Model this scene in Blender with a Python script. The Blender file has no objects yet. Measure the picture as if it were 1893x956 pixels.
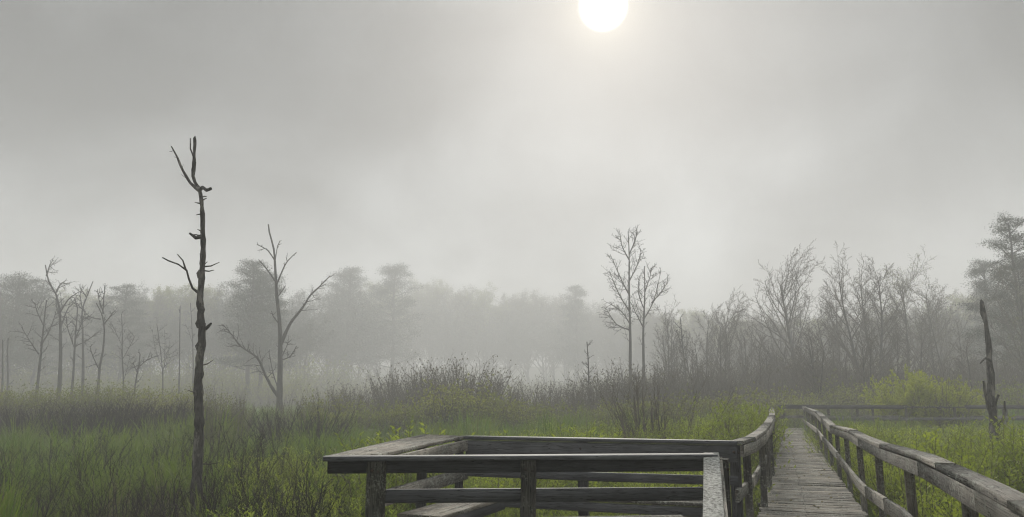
import bpy, math, random
import numpy as np
from mathutils import Vector
R = math.radians
S = bpy.context.scene
COL = S.collection
random.seed(7); RNG = np.random.default_rng(7)

# ------------------------------------------------------------------ camera
DZ = 0.9                      # deck height above the marsh
CZ = DZ + 1.6                 # eye height
F = 1400.0; CX = 946.5; CY = 478.0; PITCH = math.atan((727 - CY) / F)
cd = bpy.data.cameras.new('camera'); cam = bpy.data.objects.new('camera', cd); COL.objects.link(cam)
cam.location = (0, 0, CZ); cam.rotation_euler = (R(90) + PITCH, 0, 0)
cd.sensor_width = 36; cd.lens = 36 * F / 1893; cd.clip_end = 3000; cd.clip_start = 0.05
S.camera = cam

# ------------------------------------------------------------------ light
SUN_EL, SUN_AZ = R(28.3), R(7.4)      # azimuth to the right of the view
sd = Vector((math.sin(SUN_AZ) * math.cos(SUN_EL), math.cos(SUN_AZ) * math.cos(SUN_EL), math.sin(SUN_EL)))
sl = bpy.data.lights.new('sun', 'SUN'); sl.energy = 2.4; sl.angle = R(14); sl.color = (1, .94, .84)
so = bpy.data.objects.new('sun', sl); COL.objects.link(so)
so.rotation_euler = (-sd).to_track_quat('-Z', 'Y').to_euler()

W = bpy.data.worlds.new('World'); S.world = W; W.use_nodes = True
def make_world():
    nt = W.node_tree; N = nt.nodes; L = nt.links; N.clear()
    def n(t, **k):
        x = N.new(t)
        for a, b in k.items(): setattr(x, a, b)
        return x
    def m(op, a, b=None, c=None, clamp=False):
        x = n('ShaderNodeMath', operation=op); x.use_clamp = clamp
        for i, v in enumerate((a, b, c)):
            if v is None: continue
            if isinstance(v, (int, float)): x.inputs[i].default_value = v
            else: L.new(v, x.inputs[i])
        return x.outputs[0]
    out = n('ShaderNodeOutputWorld')
    sky = n('ShaderNodeTexSky'); sky.sky_type = 'NISHITA'; sky.sun_disc = False
    sky.sun_elevation = SUN_EL; sky.sun_rotation = SUN_AZ; sky.dust_density = 5; sky.air_density = 1
    hs = n('ShaderNodeHueSaturation'); hs.inputs['Saturation'].default_value = .15
    L.new(sky.outputs[0], hs.inputs['Color'])
    b1 = n('ShaderNodeBackground'); b1.inputs[1].default_value = .06; L.new(hs.outputs[0], b1.inputs[0])
    tc = n('ShaderNodeTexCoord'); D = tc.outputs['Generated']
    # overcast layer: soft banks of cloud, thin round the sun
    mp = n('ShaderNodeMapping'); mp.inputs['Scale'].default_value = (2.0, 2.0, 2.6); mp.inputs['Location'].default_value = (4.15, .6, 1.9)
    L.new(D, mp.inputs[0])
    n1 = n('ShaderNodeTexNoise'); n1.inputs['Scale'].default_value = 2.1; n1.inputs['Detail'].default_value = 4; n1.inputs['Roughness'].default_value = .45
    n1.inputs['Distortion'].default_value = .35
    L.new(mp.outputs[0], n1.inputs['Vector'])
    mp2 = n('ShaderNodeMapping'); mp2.inputs['Scale'].default_value = (1, 1, .45); mp2.inputs['Location'].default_value = (1.7, 3.6, .2)
    L.new(D, mp2.inputs[0])
    n2 = n('ShaderNodeTexNoise'); n2.inputs['Scale'].default_value = 3.3; n2.inputs['Detail'].default_value = 5; n2.inputs['Roughness'].default_value = .5
    L.new(mp2.outputs[0], n2.inputs['Vector'])
    sp = n('ShaderNodeSeparateXYZ'); L.new(D, sp.inputs[0])
    z = sp.outputs[2]
    # brighter low down, greyer above; unseen zenith brightened to light grass and fog
    g = n('ShaderNodeValToRGB'); L.new(z, g.inputs[0]); e = g.color_ramp.elements; g.color_ramp.interpolation = 'EASE'
    e[0].position = 0; e[0].color = (.46,) * 3 + (1,); e[1].position = 1; e[1].color = (1.15,) * 3 + (1,)
    for p_, v_ in ((.15, .36), (.25, .235), (.37, .11), (.53, .10), (.70, .92)): x_ = e.new(p_); x_.color = (v_, v_, v_, 1)
    br = m('MULTIPLY', g.outputs[0], m('ADD', 1.0, m('MULTIPLY', m('SUBTRACT', n1.outputs[0], .5), 3.0)))
    br = m('MULTIPLY', br, m('ADD', 1.0, m('MULTIPLY', m('SUBTRACT', n2.outputs[0], .5), 1.9)))
    br = m('MAXIMUM', br, .08)
    dp = n('ShaderNodeVectorMath', operation='DOT_PRODUCT'); L.new(D, dp.inputs[0]); dp.inputs[1].default_value = tuple(sd)
    c = m('MAXIMUM', dp.outputs['Value'], 0.0)
    h1 = m('MULTIPLY', m('POWER', c, 30), .06)
    h2 = m('MULTIPLY', m('POWER', c, 350), .12)
    h3 = m('MULTIPLY', m('POWER', c, 1500), .24)
    dn = n('ShaderNodeMapRange'); dn.interpolation_type = 'SMOOTHERSTEP'; L.new(dp.outputs['Value'], dn.inputs[0])
    dn.inputs[1].default_value = math.cos(R(1.95)); dn.inputs[2].default_value = math.cos(R(.2)); dn.inputs[3].default_value = 0; dn.inputs[4].default_value = 3.2
    def rgb(v, col):
        x = n('ShaderNodeVectorMath', operation='SCALE'); x.inputs[0].default_value = col; L.new(v, x.inputs['Scale']); return x.outputs[0]
    def add(a, b):
        x = n('ShaderNodeVectorMath', operation='ADD'); L.new(a, x.inputs[0]); L.new(b, x.inputs[1]); return x.outputs[0]
    tot = add(rgb(br, (.955, .995, 1.0)), rgb(h1, (1.35, 1.0, .55)))
    tot = add(tot, rgb(h2, (1.2, .98, .66))); tot = add(tot, rgb(h3, (1.08, .98, .74))); tot = add(tot, rgb(dn.outputs[0], (1, .97, .9)))
    b2 = n('ShaderNodeBackground'); L.new(tot, b2.inputs[0]); b2.inputs[1].default_value = 1.0
    mx = n('ShaderNodeMixShader'); mx.inputs[0].default_value = .9
    L.new(b1.outputs[0], mx.inputs[1]); L.new(b2.outputs[0], mx.inputs[2]); L.new(mx.outputs[0], out.inputs[0])
make_world()
W.cycles.sampling_method = 'MANUAL'; W.cycles.sample_map_resolution = 512

S.view_settings.view_transform = 'Standard'; S.view_settings.look = 'None'
S.view_settings.exposure = .40; S.view_settings.gamma = 1
S.render.engine = 'CYCLES'
cy = S.cycles
cy.max_bounces = 8; cy.diffuse_bounces = 2; cy.glossy_bounces = 2; cy.transmission_bounces = 2; cy.transparent_max_bounces = 8
cy.volume_bounces = 2; cy.use_denoising = True; cy.use_adaptive_sampling = False; cy.denoising_input_passes = 'RGB_ALBEDO_NORMAL'; cy.denoising_prefilter = 'FAST'
cy.use_fast_gi = False; cy.filter_width = 1.15; cy.use_denoising = True; cy.use_adaptive_sampling = False; cy.denoising_input_passes = 'RGB_ALBEDO_NORMAL'; cy.denoising_prefilter = 'FAST'

# ------------------------------------------------------------------ helpers
def ray(px, py):
    x = (px - CX) / F; y = (CY - py) / F
    c, s = math.cos(PITCH), math.sin(PITCH)
    return (x, c - y * s, s + y * c)
def G(px, py, z):                       # where the sight line meets height z
    r = ray(px, py); t = (z - CZ) / r[2]
    return Vector((r[0] * t, r[1] * t, z))
def D(px, py, Y):                       # where it meets distance Y
    r = ray(px, py); t = Y / r[1]
    return Vector((r[0] * t, Y, CZ + r[2] * t))

def tag(o, label=None, cat=None, group=None, kind=None):
    if label: o['label'] = label
    if cat: o['category'] = cat
    if group: o['group'] = group
    if kind: o['kind'] = kind
    return o
def empty(name, loc, label=None, cat=None, group=None, kind=None):
    o = bpy.data.objects.new(name, None); o.empty_display_size = .2; COL.objects.link(o); o.location = loc
    return tag(o, label, cat, group, kind)
def copy_tree(o, parent=None):
    c = o.copy(); COL.objects.link(c); c.parent = parent
    for ch in list(o.children): copy_tree(ch, c)
    return c

class MB:
    """collects quads (tubes, leaves, boards) and makes one mesh"""
    def __init__(s): s.V = []; s.Q = []; s.UV = []; s.n = 0; s.T = {}; s.hasuv = False
    def quads(s, v, q, uv=None):
        v = np.asarray(v, float).reshape(-1, 3); q = np.asarray(q, int).reshape(-1, 4)
        s.V.append(v); s.Q.append(q + s.n); s.n += len(v)
        if uv is None: uv = np.zeros((len(q) * 4, 2))
        else: s.hasuv = True
        s.UV.append(np.asarray(uv, float).reshape(-1, 2))
    def tube(s, pts, rad, sides=4):
        s.T.setdefault((len(pts), sides), []).append((pts, rad))
    def flush(s):
        for (K, n), lst in s.T.items():
            P = np.array([[tuple(p) for p in a] for a, _ in lst], float); Rr = np.array([b for _, b in lst], float)
            T = np.gradient(P, axis=1); T /= np.linalg.norm(T, axis=2, keepdims=True) + 1e-9
            mt = T.mean(axis=1); ref = np.where(np.abs(mt[:, 2:3]) > .8, np.array([[1., 0, 0]]), np.array([[0, 0, 1.]]))[:, None, :]
            U = np.cross(T, ref); U /= np.linalg.norm(U, axis=2, keepdims=True) + 1e-9; Vv = np.cross(T, U)
            a = np.arange(n) * 2 * np.pi / n
            ring = P[:, :, None, :] + Rr[:, :, None, None] * (np.cos(a)[None, None, :, None] * U[:, :, None, :] + np.sin(a)[None, None, :, None] * Vv[:, :, None, :])
            base = (np.arange(len(lst)) * K * n)[:, None, None]
            k = np.arange(K - 1)[None, :, None]; j = np.arange(n)[None, None, :]; j2 = (j + 1) % n
            q = np.stack([base + k * n + j, base + k * n + j2, base + (k + 1) * n + j2, base + (k + 1) * n + j], axis=-1)
            s.quads(ring.reshape(-1, 3), q.reshape(-1, 4))
        s.T = {}
    def leaves(s, P, Dr, Ln, Wd, fold=.25):
        P = np.asarray(P, float); m = len(P)
        if not m: return
        Dr = np.asarray(Dr, float); Dr = Dr / (np.linalg.norm(Dr, axis=1, keepdims=True) + 1e-9)
        rv = RNG.normal(size=(m, 3)); A = np.cross(Dr, rv); A /= np.linalg.norm(A, axis=1, keepdims=True) + 1e-9
        B = np.cross(Dr, A)
        Ln = np.broadcast_to(np.asarray(Ln, float), (m,))[:, None]; Wd = np.broadcast_to(np.asarray(Wd, float), (m,))[:, None]
        v = np.stack([P, P + Dr * Ln * .45 + A * Wd * .5 + B * Wd * fold, P + Dr * Ln, P + Dr * Ln * .45 - A * Wd * .5 + B * Wd * fold], axis=1)
        s.quads(v.reshape(-1, 3), np.arange(m * 4).reshape(-1, 4))
    def sweep(s, pts, w, h, seed=None, up=(0, 0, 1), ch=.004, wob=0):
        """a board of section w x h run along pts (centre line), chamfered, grain along it"""
        up = Vector(up); n = len(pts); pts = [Vector(p) for p in pts]
        off = float(random.randrange(1, 400))
        a, b = w / 2, h / 2; c = min(ch, a * .4, b * .4)
        sec = [(-a, -b + c), (-a + c, -b), (a - c, -b), (a, -b + c), (a, b - c), (a - c, b), (-a + c, b), (-a, b - c)]
        per = [0]; 
        for i in range(8):
            x0, y0 = sec[i]; x1, y1 = sec[(i + 1) % 8]; per.append(per[-1] + math.hypot(x1 - x0, y1 - y0))
        V = []; q = []; uv = []; dist = 0; ds = []
        for i, p in enumerate(pts):
            if i: dist += (p - pts[i - 1]).length
            ds.append(dist)
            t = (pts[min(i + 1, n - 1)] - pts[max(i - 1, 0)]).normalized()
            sd_ = t.cross(up).normalized(); u2 = sd_.cross(t).normalized()
            for x, y in sec:
                jx = random.uniform(-wob, wob); jy = random.uniform(-wob, wob)
                V.append(tuple(p + sd_ * (x + jx) + u2 * (y + jy)))
        for i in range(n - 1):
            for j in range(8):
                j2 = (j + 1) % 8
                q.append((i * 8 + j, i * 8 + j2, (i + 1) * 8 + j2, (i + 1) * 8 + j))
                uv += [(ds[i] + off, per[j] + off), (ds[i] + off, per[j + 1] + off), (ds[i + 1] + off, per[j + 1] + off), (ds[i + 1] + off, per[j] + off)]
        e = (n - 1) * 8
        for b0, sg in ((0, 1), (e, -1)):
            for f in ((0, 1, 2, 3), (0, 3, 4, 7), (7, 4, 5, 6)):
                f = f if sg > 0 else f[::-1]
                q.append(tuple(b0 + k for k in f)); uv += [(off + sec[k][0] * .1, off + sec[k][1]) for k in f]
        s.quads(V, q, uv)
    def build(s, name, mat, parent=None, origin=None, smooth=False):
        s.flush()
        V = np.concatenate(s.V); Q = np.concatenate(s.Q)
        if origin is not None: V = V - np.array(tuple(origin))
        me = bpy.data.meshes.new(name)
        me.vertices.add(len(V)); me.vertices.foreach_set('co', V.astype(np.float32).ravel())
        me.loops.add(len(Q) * 4); me.loops.foreach_set('vertex_index', Q.astype(np.int32).ravel())
        me.polygons.add(len(Q)); me.polygons.foreach_set('loop_start', (np.arange(len(Q)) * 4).astype(np.int32))
        me.polygons.foreach_set('loop_total', np.full(len(Q), 4, np.int32))
        if smooth: me.polygons.foreach_set('use_smooth', np.ones(len(Q), bool))
        if s.hasuv:
            ul = me.uv_layers.new(name='grain'); ul.data.foreach_set('uv', np.concatenate(s.UV).astype(np.float32).ravel())
        me.update(calc_edges=True); me.validate()
        me.materials.append(mat)
        o = bpy.data.objects.new(name, me)
        if parent != 'proto': COL.objects.link(o)
        if parent is not None and parent != 'proto': o.parent = parent
        return o

# ------------------------------------------------------------------ materials
def mat_base(name, rough=.9):
    m = bpy.data.materials.new(name); m.use_nodes = True; nt = m.node_tree
    b = nt.nodes['Principled BSDF']; b.inputs['Roughness'].default_value = rough
    b.inputs['Specular IOR Level'].default_value = .25
    return m, nt, b
def ramp(nt, src, stops):
    r = nt.nodes.new('ShaderNodeValToRGB'); e = r.color_ramp.elements
    e[0].position, e[0].color = stops[0][0], (*stops[0][1], 1); e[1].position, e[1].color = stops[-1][0], (*stops[-1][1], 1)
    for p, c in stops[1:-1]: x = e.new(p); x.color = (*c, 1)
    nt.links.new(src, r.inputs[0]); return r.outputs[0]
def noise(nt, vec, scale, detail=4, rough=.5, mscale=None):
    t = nt.nodes.new('ShaderNodeTexNoise'); t.inputs['Scale'].default_value = scale; t.inputs['Detail'].default_value = detail; t.inputs['Roughness'].default_value = rough
    if mscale:
        mp = nt.nodes.new('ShaderNodeMapping'); mp.inputs['Scale'].default_value = mscale; nt.links.new(vec, mp.inputs[0]); vec = mp.outputs[0]
    nt.links.new(vec, t.inputs['Vector']); return t.outputs[0]
def mixc(nt, f, a, b, bt='MIX'):
    x = nt.nodes.new('ShaderNodeMix'); x.data_type = 'RGBA'; x.blend_type = bt
    for s_, v in ((0, f), (6, a), (7, b)):
        if isinstance(v, (int, float)): x.inputs[s_].default_value = v
        elif isinstance(v, tuple): x.inputs[s_].default_value = (*v, 1)
        else: nt.links.new(v, x.inputs[s_])
    return x.outputs[2]
def wood(name, dark, mid, light, lich=0.0, bump=.5, nails=False):
    m, nt, b = mat_base(name, .88); L = nt.links
    uv = nt.nodes.new('ShaderNodeUVMap'); uv.uv_map = 'grain'
    g1 = noise(nt, uv.outputs[0], 1, 5, .6, (1.6, 55, 1))
    g2 = noise(nt, uv.outputs[0], 1, 6, .65, (5, 220, 1))
    bl = noise(nt, uv.outputs[0], 1, 3, .5, (1.1, 4, 1))
    tc = nt.nodes.new('ShaderNodeTexCoord'); st = noise(nt, tc.outputs['Object'], 3.1, 5, .6)
    c = ramp(nt, g1, [(.28, dark), (.5, mid), (.72, light)])
    c = mixc(nt, .55, c, ramp(nt, g2, [(.35, tuple(x * .55 for x in dark)), (.62, light)]))
    sx = nt.nodes.new('ShaderNodeSeparateXYZ'); L.new(uv.outputs[0], sx.inputs[0]); fl = nt.nodes.new('ShaderNodeMath'); fl.operation = 'FLOOR'; L.new(sx.outputs[1], fl.inputs[0])
    wn = nt.nodes.new('ShaderNodeTexWhiteNoise'); wn.noise_dimensions = '1D'; L.new(fl.outputs[0], wn.inputs['W'])
    c = mixc(nt, 1.0, c, ramp(nt, wn.outputs[0], [(0, (.60, .60, .61)), (.5, (.95, .94, .93)), (1, (1.4, 1.37, 1.32))]), 'MULTIPLY')
    c = mixc(nt, .8, c, ramp(nt, bl, [(.3, (.42, .42, .43)), (.65, (1.4, 1.36, 1.3))]), 'MULTIPLY')
    c = mixc(nt, .7, c, ramp(nt, st, [(.35, (.6, .6, .58)), (.6, (1.15, 1.13, 1.1))]), 'MULTIPLY')
    ck = noise(nt, uv.outputs[0], 1, 3, .5, (1.3, 34, 1)); ckm = nt.nodes.new('ShaderNodeMath'); ckm.operation = 'COMPARE'
    L.new(ck, ckm.inputs[0]); ckm.inputs[1].default_value = .5; ckm.inputs[2].default_value = .012
    c = mixc(nt, ckm.outputs[0], c, tuple(x * .3 for x in dark))
    if nails:
        fr = nt.nodes.new('ShaderNodeMath'); fr.operation = 'FRACT'; L.new(sx.outputs[0], fr.inputs[0])
        nl = nt.nodes.new('ShaderNodeMath'); nl.operation = 'COMPARE'; L.new(fr.outputs[0], nl.inputs[0]); nl.inputs[1].default_value = .605; nl.inputs[2].default_value = .008
        c = mixc(nt, nl.outputs[0], c, mixc(nt, .6, c, (.03, .025, .02)))
        stn = noise(nt, tc.outputs['Object'], .9, 5, .65)
        c = mixc(nt, ramp(nt, stn, [(.52, (0, 0, 0)), (.66, (.7, .7, .7))]), c, mixc(nt, 1.0, c, (.45, .46, .40), 'MULTIPLY'))
    if lich > 1:
        sp1 = noise(nt, tc.outputs['Object'], 38, 4, .7)
        c = ramp(nt, sp1, [(.38, (.07, .068, .062)), (.47, (.17, .165, .155)), (.54, (.30, .295, .28)), (.64, (.42, .41, .39))])
    if lich:
        l1 = noise(nt, tc.outputs['Object'], 42, 5, .75)
        l2 = noise(nt, tc.outputs['Object'], 5, 3, .6)
        f = nt.nodes.new('ShaderNodeMath'); f.operation = 'MULTIPLY'
        L.new(ramp(nt, l1, [(.5, (0, 0, 0)), (.58, (1, 1, 1))]), f.inputs[0]); L.new(ramp(nt, l2, [(.5 - lich * .3, (0, 0, 0)), (.62, (1, 1, 1))]), f.inputs[1])
        c = mixc(nt, f.outputs[0], c, (.33, .345, .30))
    L.new(c, b.inputs['Base Color'])
    bp = nt.nodes.new('ShaderNodeBump'); bp.inputs['Strength'].default_value = bump; bp.inputs['Distance'].default_value = .006
    L.new(g2, bp.inputs['Height']); L.new(bp.outputs[0], b.inputs['Normal'])
    return m
def bark(name, dark, light, sc=9, bump=.9, peel=None):
    m, nt, b = mat_base(name, .95); L = nt.links
    tc = nt.nodes.new('ShaderNodeTexCoord'); o = tc.outputs['Object']
    n1 = noise(nt, o, sc, 6, .65, (1, 1, .25)); n2 = noise(nt, o, sc * .22, 3)
    c = ramp(nt, n1, [(.35, dark), (.65, light)])
    if peel: c = mixc(nt, ramp(nt, noise(nt, o, 4.5, 5, .7, (1, 1, .3)), [(.54, (0, 0, 0)), (.58, (1, 1, 1))]), c, peel)
    c = mixc(nt, .6, c, ramp(nt, n2, [(.35, (.6, .6, .6)), (.65, (1.25, 1.25, 1.22))]), 'MULTIPLY')
    L.new(c, b.inputs['Base Color'])
    bp = nt.nodes.new('ShaderNodeBump'); bp.inputs['Strength'].default_value = bump; bp.inputs['Distance'].default_value = .03
    L.new(n1, bp.inputs['Height']); L.new(bp.outputs[0], b.inputs['Normal'])
    return m
def foliage(name, cols, patch=.12, trans=.35, rough=.7, spread=.6, patchcols=None, broad=True):
    """colour by instance and by broad patches of the place; part of the light comes through"""
    m, nt, b = mat_base(name, rough); L = nt.links
    oi = nt.nodes.new('ShaderNodeObjectInfo'); ge = nt.nodes.new('ShaderNodeNewGeometry')
    k = len(cols); c = ramp(nt, oi.outputs['Random'], [(i / max(1, k - 1), cols[i]) for i in range(k)])
    fn = noise(nt, ge.outputs['Position'], 2.2, 3, .6)
    c = mixc(nt, spread, c, ramp(nt, fn, [(.3, (.5, .52, .5)), (.7, (1.5, 1.46, 1.3))]), 'MULTIPLY')
    big = noise(nt, ge.outputs['Position'], .33, 4, .6)
    if broad: c = mixc(nt, spread, c, ramp(nt, big, [(.36, (.60, .62, .58)), (.52, (1, 1, 1)), (.66, (1.3, 1.25, 1.15))]), 'MULTIPLY')
    if patchcols:
        pn = noise(nt, oi.outputs['Location'], patch, 3, .55)
        c = mixc(nt, ramp(nt, pn, [(.42, (0, 0, 0)), (.6, (1, 1, 1))]), c, patchcols)
    L.new(c, b.inputs['Base Color'])
    if trans:
        tr = nt.nodes.new('ShaderNodeBsdfTranslucent'); mx = nt.nodes.new('ShaderNodeMixShader'); mx.inputs[0].default_value = trans
        L.new(mixc(nt, 1.0, c, (1.5, 1.6, .9), 'MULTIPLY'), tr.inputs[0])
        out = nt.nodes['Material Output']
        L.new(b.outputs[0], mx.inputs[1]); L.new(tr.outputs[0], mx.inputs[2]); L.new(mx.outputs[0], out.inputs[0])
    return m
M = dict(
    deck=wood('weathered_deck_wood', (.085, .077, .068), (.20, .185, .165), (.34, .32, .29), .35, nails=True),
    rail=wood('weathered_rail_wood', (.055, .052, .050), (.15, .143, .135), (.32, .305, .285), .5),
    slate=wood('dark_wet_wood', (.024, .027, .033), (.055, .060, .071), (.115, .122, .136), .0),
    post=wood('post_wood', (.045, .045, .045), (.105, .104, .102), (.20, .196, .19), .2),
    lichen=wood('lichened_wood', (.10, .10, .095), (.21, .205, .19), (.34, .33, .31), 1.3),
    snag=bark('dead_bark', (.012, .011, .010), (.095, .088, .080), 16, peel=(.15, .14, .125)),
    snag_far=bark('grey_dead_bark', (.035, .034, .033), (.10, .097, .09), 8),
    bark=bark('tree_bark', (.035, .033, .030), (.10, .096, .088), 5),
    birch=bark('birch_bark', (.09, .088, .082), (.34, .33, .31), 4),
    twig=bark('twig_bark', (.07, .06, .050), (.17, .148, .125), 12, .3),
    twigdark=bark('dark_stem', (.018, .015, .015), (.055, .044, .042), 12, .3),
    tan=foliage('dry_stem', [(.16, .135, .095), (.22, .19, .14), (.12, .10, .075)], trans=.15),
    grass=foliage('marsh_grass', [(.065, .125, .012), (.115, .19, .018), (.16, .215, .028), (.11, .12, .035)], .16, .30, patchcols=(.12, .165, .03)),
    tussock=foliage('fresh_tussock_blade', [(.10, .19, .018), (.16, .24, .025), (.20, .25, .04)], .2, .35, broad=False),
    leaf=foliage('fresh_willow_leaf', [(.22, .27, .055), (.29, .33, .075), (.16, .20, .05)], .2, .40),
    olive=foliage('budding_leaf', [(.17, .20, .040), (.21, .22, .055), (.15, .165, .045)], .2, .30),
    yellow=foliage('yellow_green_leaf', [(.25, .27, .03), (.20, .24, .03)], .2, .40, broad=False),
    bud=foliage('grey_brown_bud', [(.10, .095, .065), (.12, .105, .08)], .2, .2),
    needle=foliage('pine_needle', [(.026, .044, .026), (.034, .052, .030)], .2, .1),
)
def ground_mat():
    m, nt, b = mat_base('marsh_soil', 1.0); L = nt.links
    tc = nt.nodes.new('ShaderNodeTexCoord'); o = tc.outputs['Object']
    c = ramp(nt, noise(nt, o, .35, 6, .6), [(.35, (.028, .034, .014)), (.5, (.045, .055, .02)), (.66, (.075, .068, .042))])
    c = mixc(nt, .6, c, ramp(nt, noise(nt, o, 9, 5, .7), [(.3, (.45, .45, .45)), (.7, (1.4, 1.4, 1.3))]), 'MULTIPLY')
    L.new(c, b.inputs['Base Color'])
    bp = nt.nodes.new('ShaderNodeBump'); bp.inputs['Distance'].default_value = .08
    L.new(noise(nt, o, 7, 5, .7), bp.inputs['Height']); L.new(bp.outputs[0], b.inputs['Normal'])
    return m
M['soil'] = ground_mat(); _b = M['slate'].node_tree.nodes['Principled BSDF']; _b.inputs['Roughness'].default_value = .62; _b.inputs['Specular IOR Level'].default_value = .5; M['rust'] = bark('rusty_iron', (.02, .014, .010), (.06, .035, .022), 60, .2)

# ------------------------------------------------------------------ ground
def gz(x, y):
    return .13 * math.sin(x * .31 + 1.3 * math.sin(y * .17)) * math.cos(y * .23 + x * .07) + .05 * math.sin(x * 1.1 + y * .9)
def make_ground():
    xs = np.concatenate([np.linspace(-500, -90, 12)[:-1], np.linspace(-90, 90, 140), np.linspace(90, 500, 12)[1:]])
    ys = np.concatenate([np.linspace(-200, -20, 6)[:-1], np.linspace(-20, 130, 130), np.linspace(130, 700, 40)[1:]])
    ridge = lambda y: 17 * (lambda t: t * t * (3 - 2 * t))(min(1, max(0, (y - 315) / 110)))
    V = [(x, y, gz(x, y) + ridge(y)) for y in ys for x in xs]; nx = len(xs)
    q = [(j * nx + i, j * nx + i + 1, (j + 1) * nx + i + 1, (j + 1) * nx + i) for j in range(len(ys) - 1) for i in range(nx - 1)]
    mb = MB(); mb.quads(V, q); o = mb.build('ground', M['soil'], smooth=True); tag(o, kind='structure')
make_ground()

# ------------------------------------------------------------------ boardwalk line
SL = .346
def lineL(Y): return -0.31 + SL * Y        # left edge of the deck
def lineR(Y): return 1.04 + SL * Y         # right edge
def onplane(px, py, off):                  # sight line meets the vertical plane x = off + SL*y
    r = ray(px, py); t = off / (r[0] - SL * r[1]); return Vector((r[0] * t, r[1] * t, CZ + r[2] * t))
dirW = Vector((SL, 1, 0)).normalized(); nrm = Vector((1, -SL, 0)).normalized()
YF = 34.9
def make_boardwalk():
    root = empty('boardwalk', (lineL(0), 0, DZ), 'long narrow boardwalk of worn grey cross planks running away beside the viewing platform', 'boardwalk')
    org = root.location
    mb = MB(); Y = -2.5
    while Y < YF:
        w = random.uniform(.128, .142); c = Y + w / 2
        a = Vector((lineL(c) - random.uniform(.0, .05), c, DZ)); b = Vector((lineR(c) + random.uniform(0, .05), c, DZ))
        mid = (a + b) / 2; half = (b - a).length / 2 * .97
        z = random.uniform(-.006, .006); tl = random.uniform(-.006, .006)
        p0 = mid - nrm * half + Vector((0, 0, -.02 + z + tl)); p1 = mid + nrm * half + Vector((0, 0, -.02 + z - tl))
        j = random.uniform(-.006, .006); p0.y += j; p1.y -= j
        mb.sweep([p0, mid + Vector((0, 0, -.02 + z - .003)), p1], w * .95, .038)
        Y += w / dirW.y + .007
    mb.build('deck', M['deck'], root, org)
    for off in (-.2, .37, .93):
        mb = MB(); mb.sweep([(off + SL * y, y, DZ - .15) for y in (-2.5, 8, 20, YF)], .05, .19); mb.build('stringer', M['post'], root, org)
    for k in range(17):
        mb = MB(); y = -1.5 + k * 2.1
        c = Vector((.37 + SL * y, y, DZ - .31)); mb.sweep([c - nrm * .85, c + nrm * .85], .09, .13); mb.build('cross_beam', M['post'], root, org)
    # the far leg that turns off to the right
    root2 = empty('boardwalk', (lineL(YF), YF, DZ), 'far crosswise leg of the boardwalk beyond the bend, running off to the right', 'boardwalk')
    org = root2.location; mb = MB(); x = lineL(YF) - .2
    while x < 34:
        mb.sweep([(x, YF + .05, DZ - .02), (x, YF + 1.5, DZ - .02 + random.uniform(-.005, .005))], .135, .038); x += .144
    mb.build('deck', M['deck'], root2, org)
    for yy in (YF + .12, YF + 1.4):
        mb = MB(); mb.sweep([(lineL(YF) - .2, yy, DZ - .15), (34, yy, DZ - .15)], .05, .2); mb.build('stringer', M['post'], root2, org)
make_boardwalk()

def railing(name, label, cap, low, posts, base, capw=.145, group=None, m_cap='rail', m_post='post', fascia=None, cat='railing', lowh=.13, zbot=-.05, side=0):
    """cap = top centre line, low = centre line of the lower rail, posts = (x, y, ztop, size)"""
    root = empty(name, base, label, cat, group); org = root.location
    def boards(mb, pts, w, h, wob):
        pts = [Vector(p) for p in pts]; i = 0
        while i < len(pts) - 1:
            j = min(i + random.choice((1, 2)), len(pts) - 1)
            if cat == 'railing' and len(pts) <= 4: j = len(pts) - 1
            o_ = Vector((random.uniform(-.005, .005), 0, random.uniform(-.006, .004)))
            mb.sweep([q + o_ for q in pts[i:j + 1]], w * random.uniform(.95, 1.05), h, wob=wob); i = j
    mb = MB(); boards(mb, [Vector(p) - Vector((0, 0, .02)) for p in cap], capw, .04, .003); mb.build('cap_rail', M[m_cap], root, org)
    if fascia:
        pts, h, m_ = fascia; mb = MB(); boards(mb, pts, .042, h, .002); mb.build('upper_rail', M[m_], root, org)
    if low:
        mb = MB(); boards(mb, low, .042, lowh, .002); mb.build('lower_rail', M[m_cap if m_cap != 'lichen' else 'rail'], root, org)
    for (x, y, zt, s) in posts:
        mb = MB(); l = random.uniform(-.012, .012)
        mb.sweep([(x, y, zbot), (x + l, y + l, (zt + zbot) / 2), (x, y, zt)], s, s, up=tuple(nrm), wob=.001); po = mb.build('post', M[m_post], root, org)
        if y < 12:
            for dx_, dz_ in ((-.028, .075), (.028, .085)):
                bm_ = MB(); q_ = Vector((x + dx_, y - s * .5 * 1.06 - .012, zt - dz_)); bm_.tube([q_, q_ + Vector((0, .004, 0)), q_ + Vector((0, .03, 0))], [.004, .013, .013], 8); bm_.build('bolt', M['rust'], po, org)
    return root

def interp(pts, Y):
    for a, b in zip(pts, pts[1:]):
        if a.y <= Y <= b.y or a.y >= Y >= b.y:
            t = (Y - a.y) / (b.y - a.y + 1e-9); return a.lerp(b, t)
    return pts[0] if abs(Y - pts[0].y) < abs(Y - pts[-1].y) else pts[-1]
def densify(pts, step=.7):
    out = []
    n = len(pts)
    for i in range(n - 1):                                      # Catmull-Rom through the points
        p0, p1, p2, p3 = pts[max(i - 1, 0)], pts[i], pts[i + 1], pts[min(i + 2, n - 1)]
        k = max(1, int((p2 - p1).length / step))
        for j in range(k):
            t = j / k
            out.append(.5 * ((2 * p1) + (p2 - p0) * t + (2 * p0 - 5 * p1 + 4 * p2 - p3) * t * t + (3 * p1 - p0 - 3 * p2 + p3) * t ** 3))
    out.append(pts[-1]); return out

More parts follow.
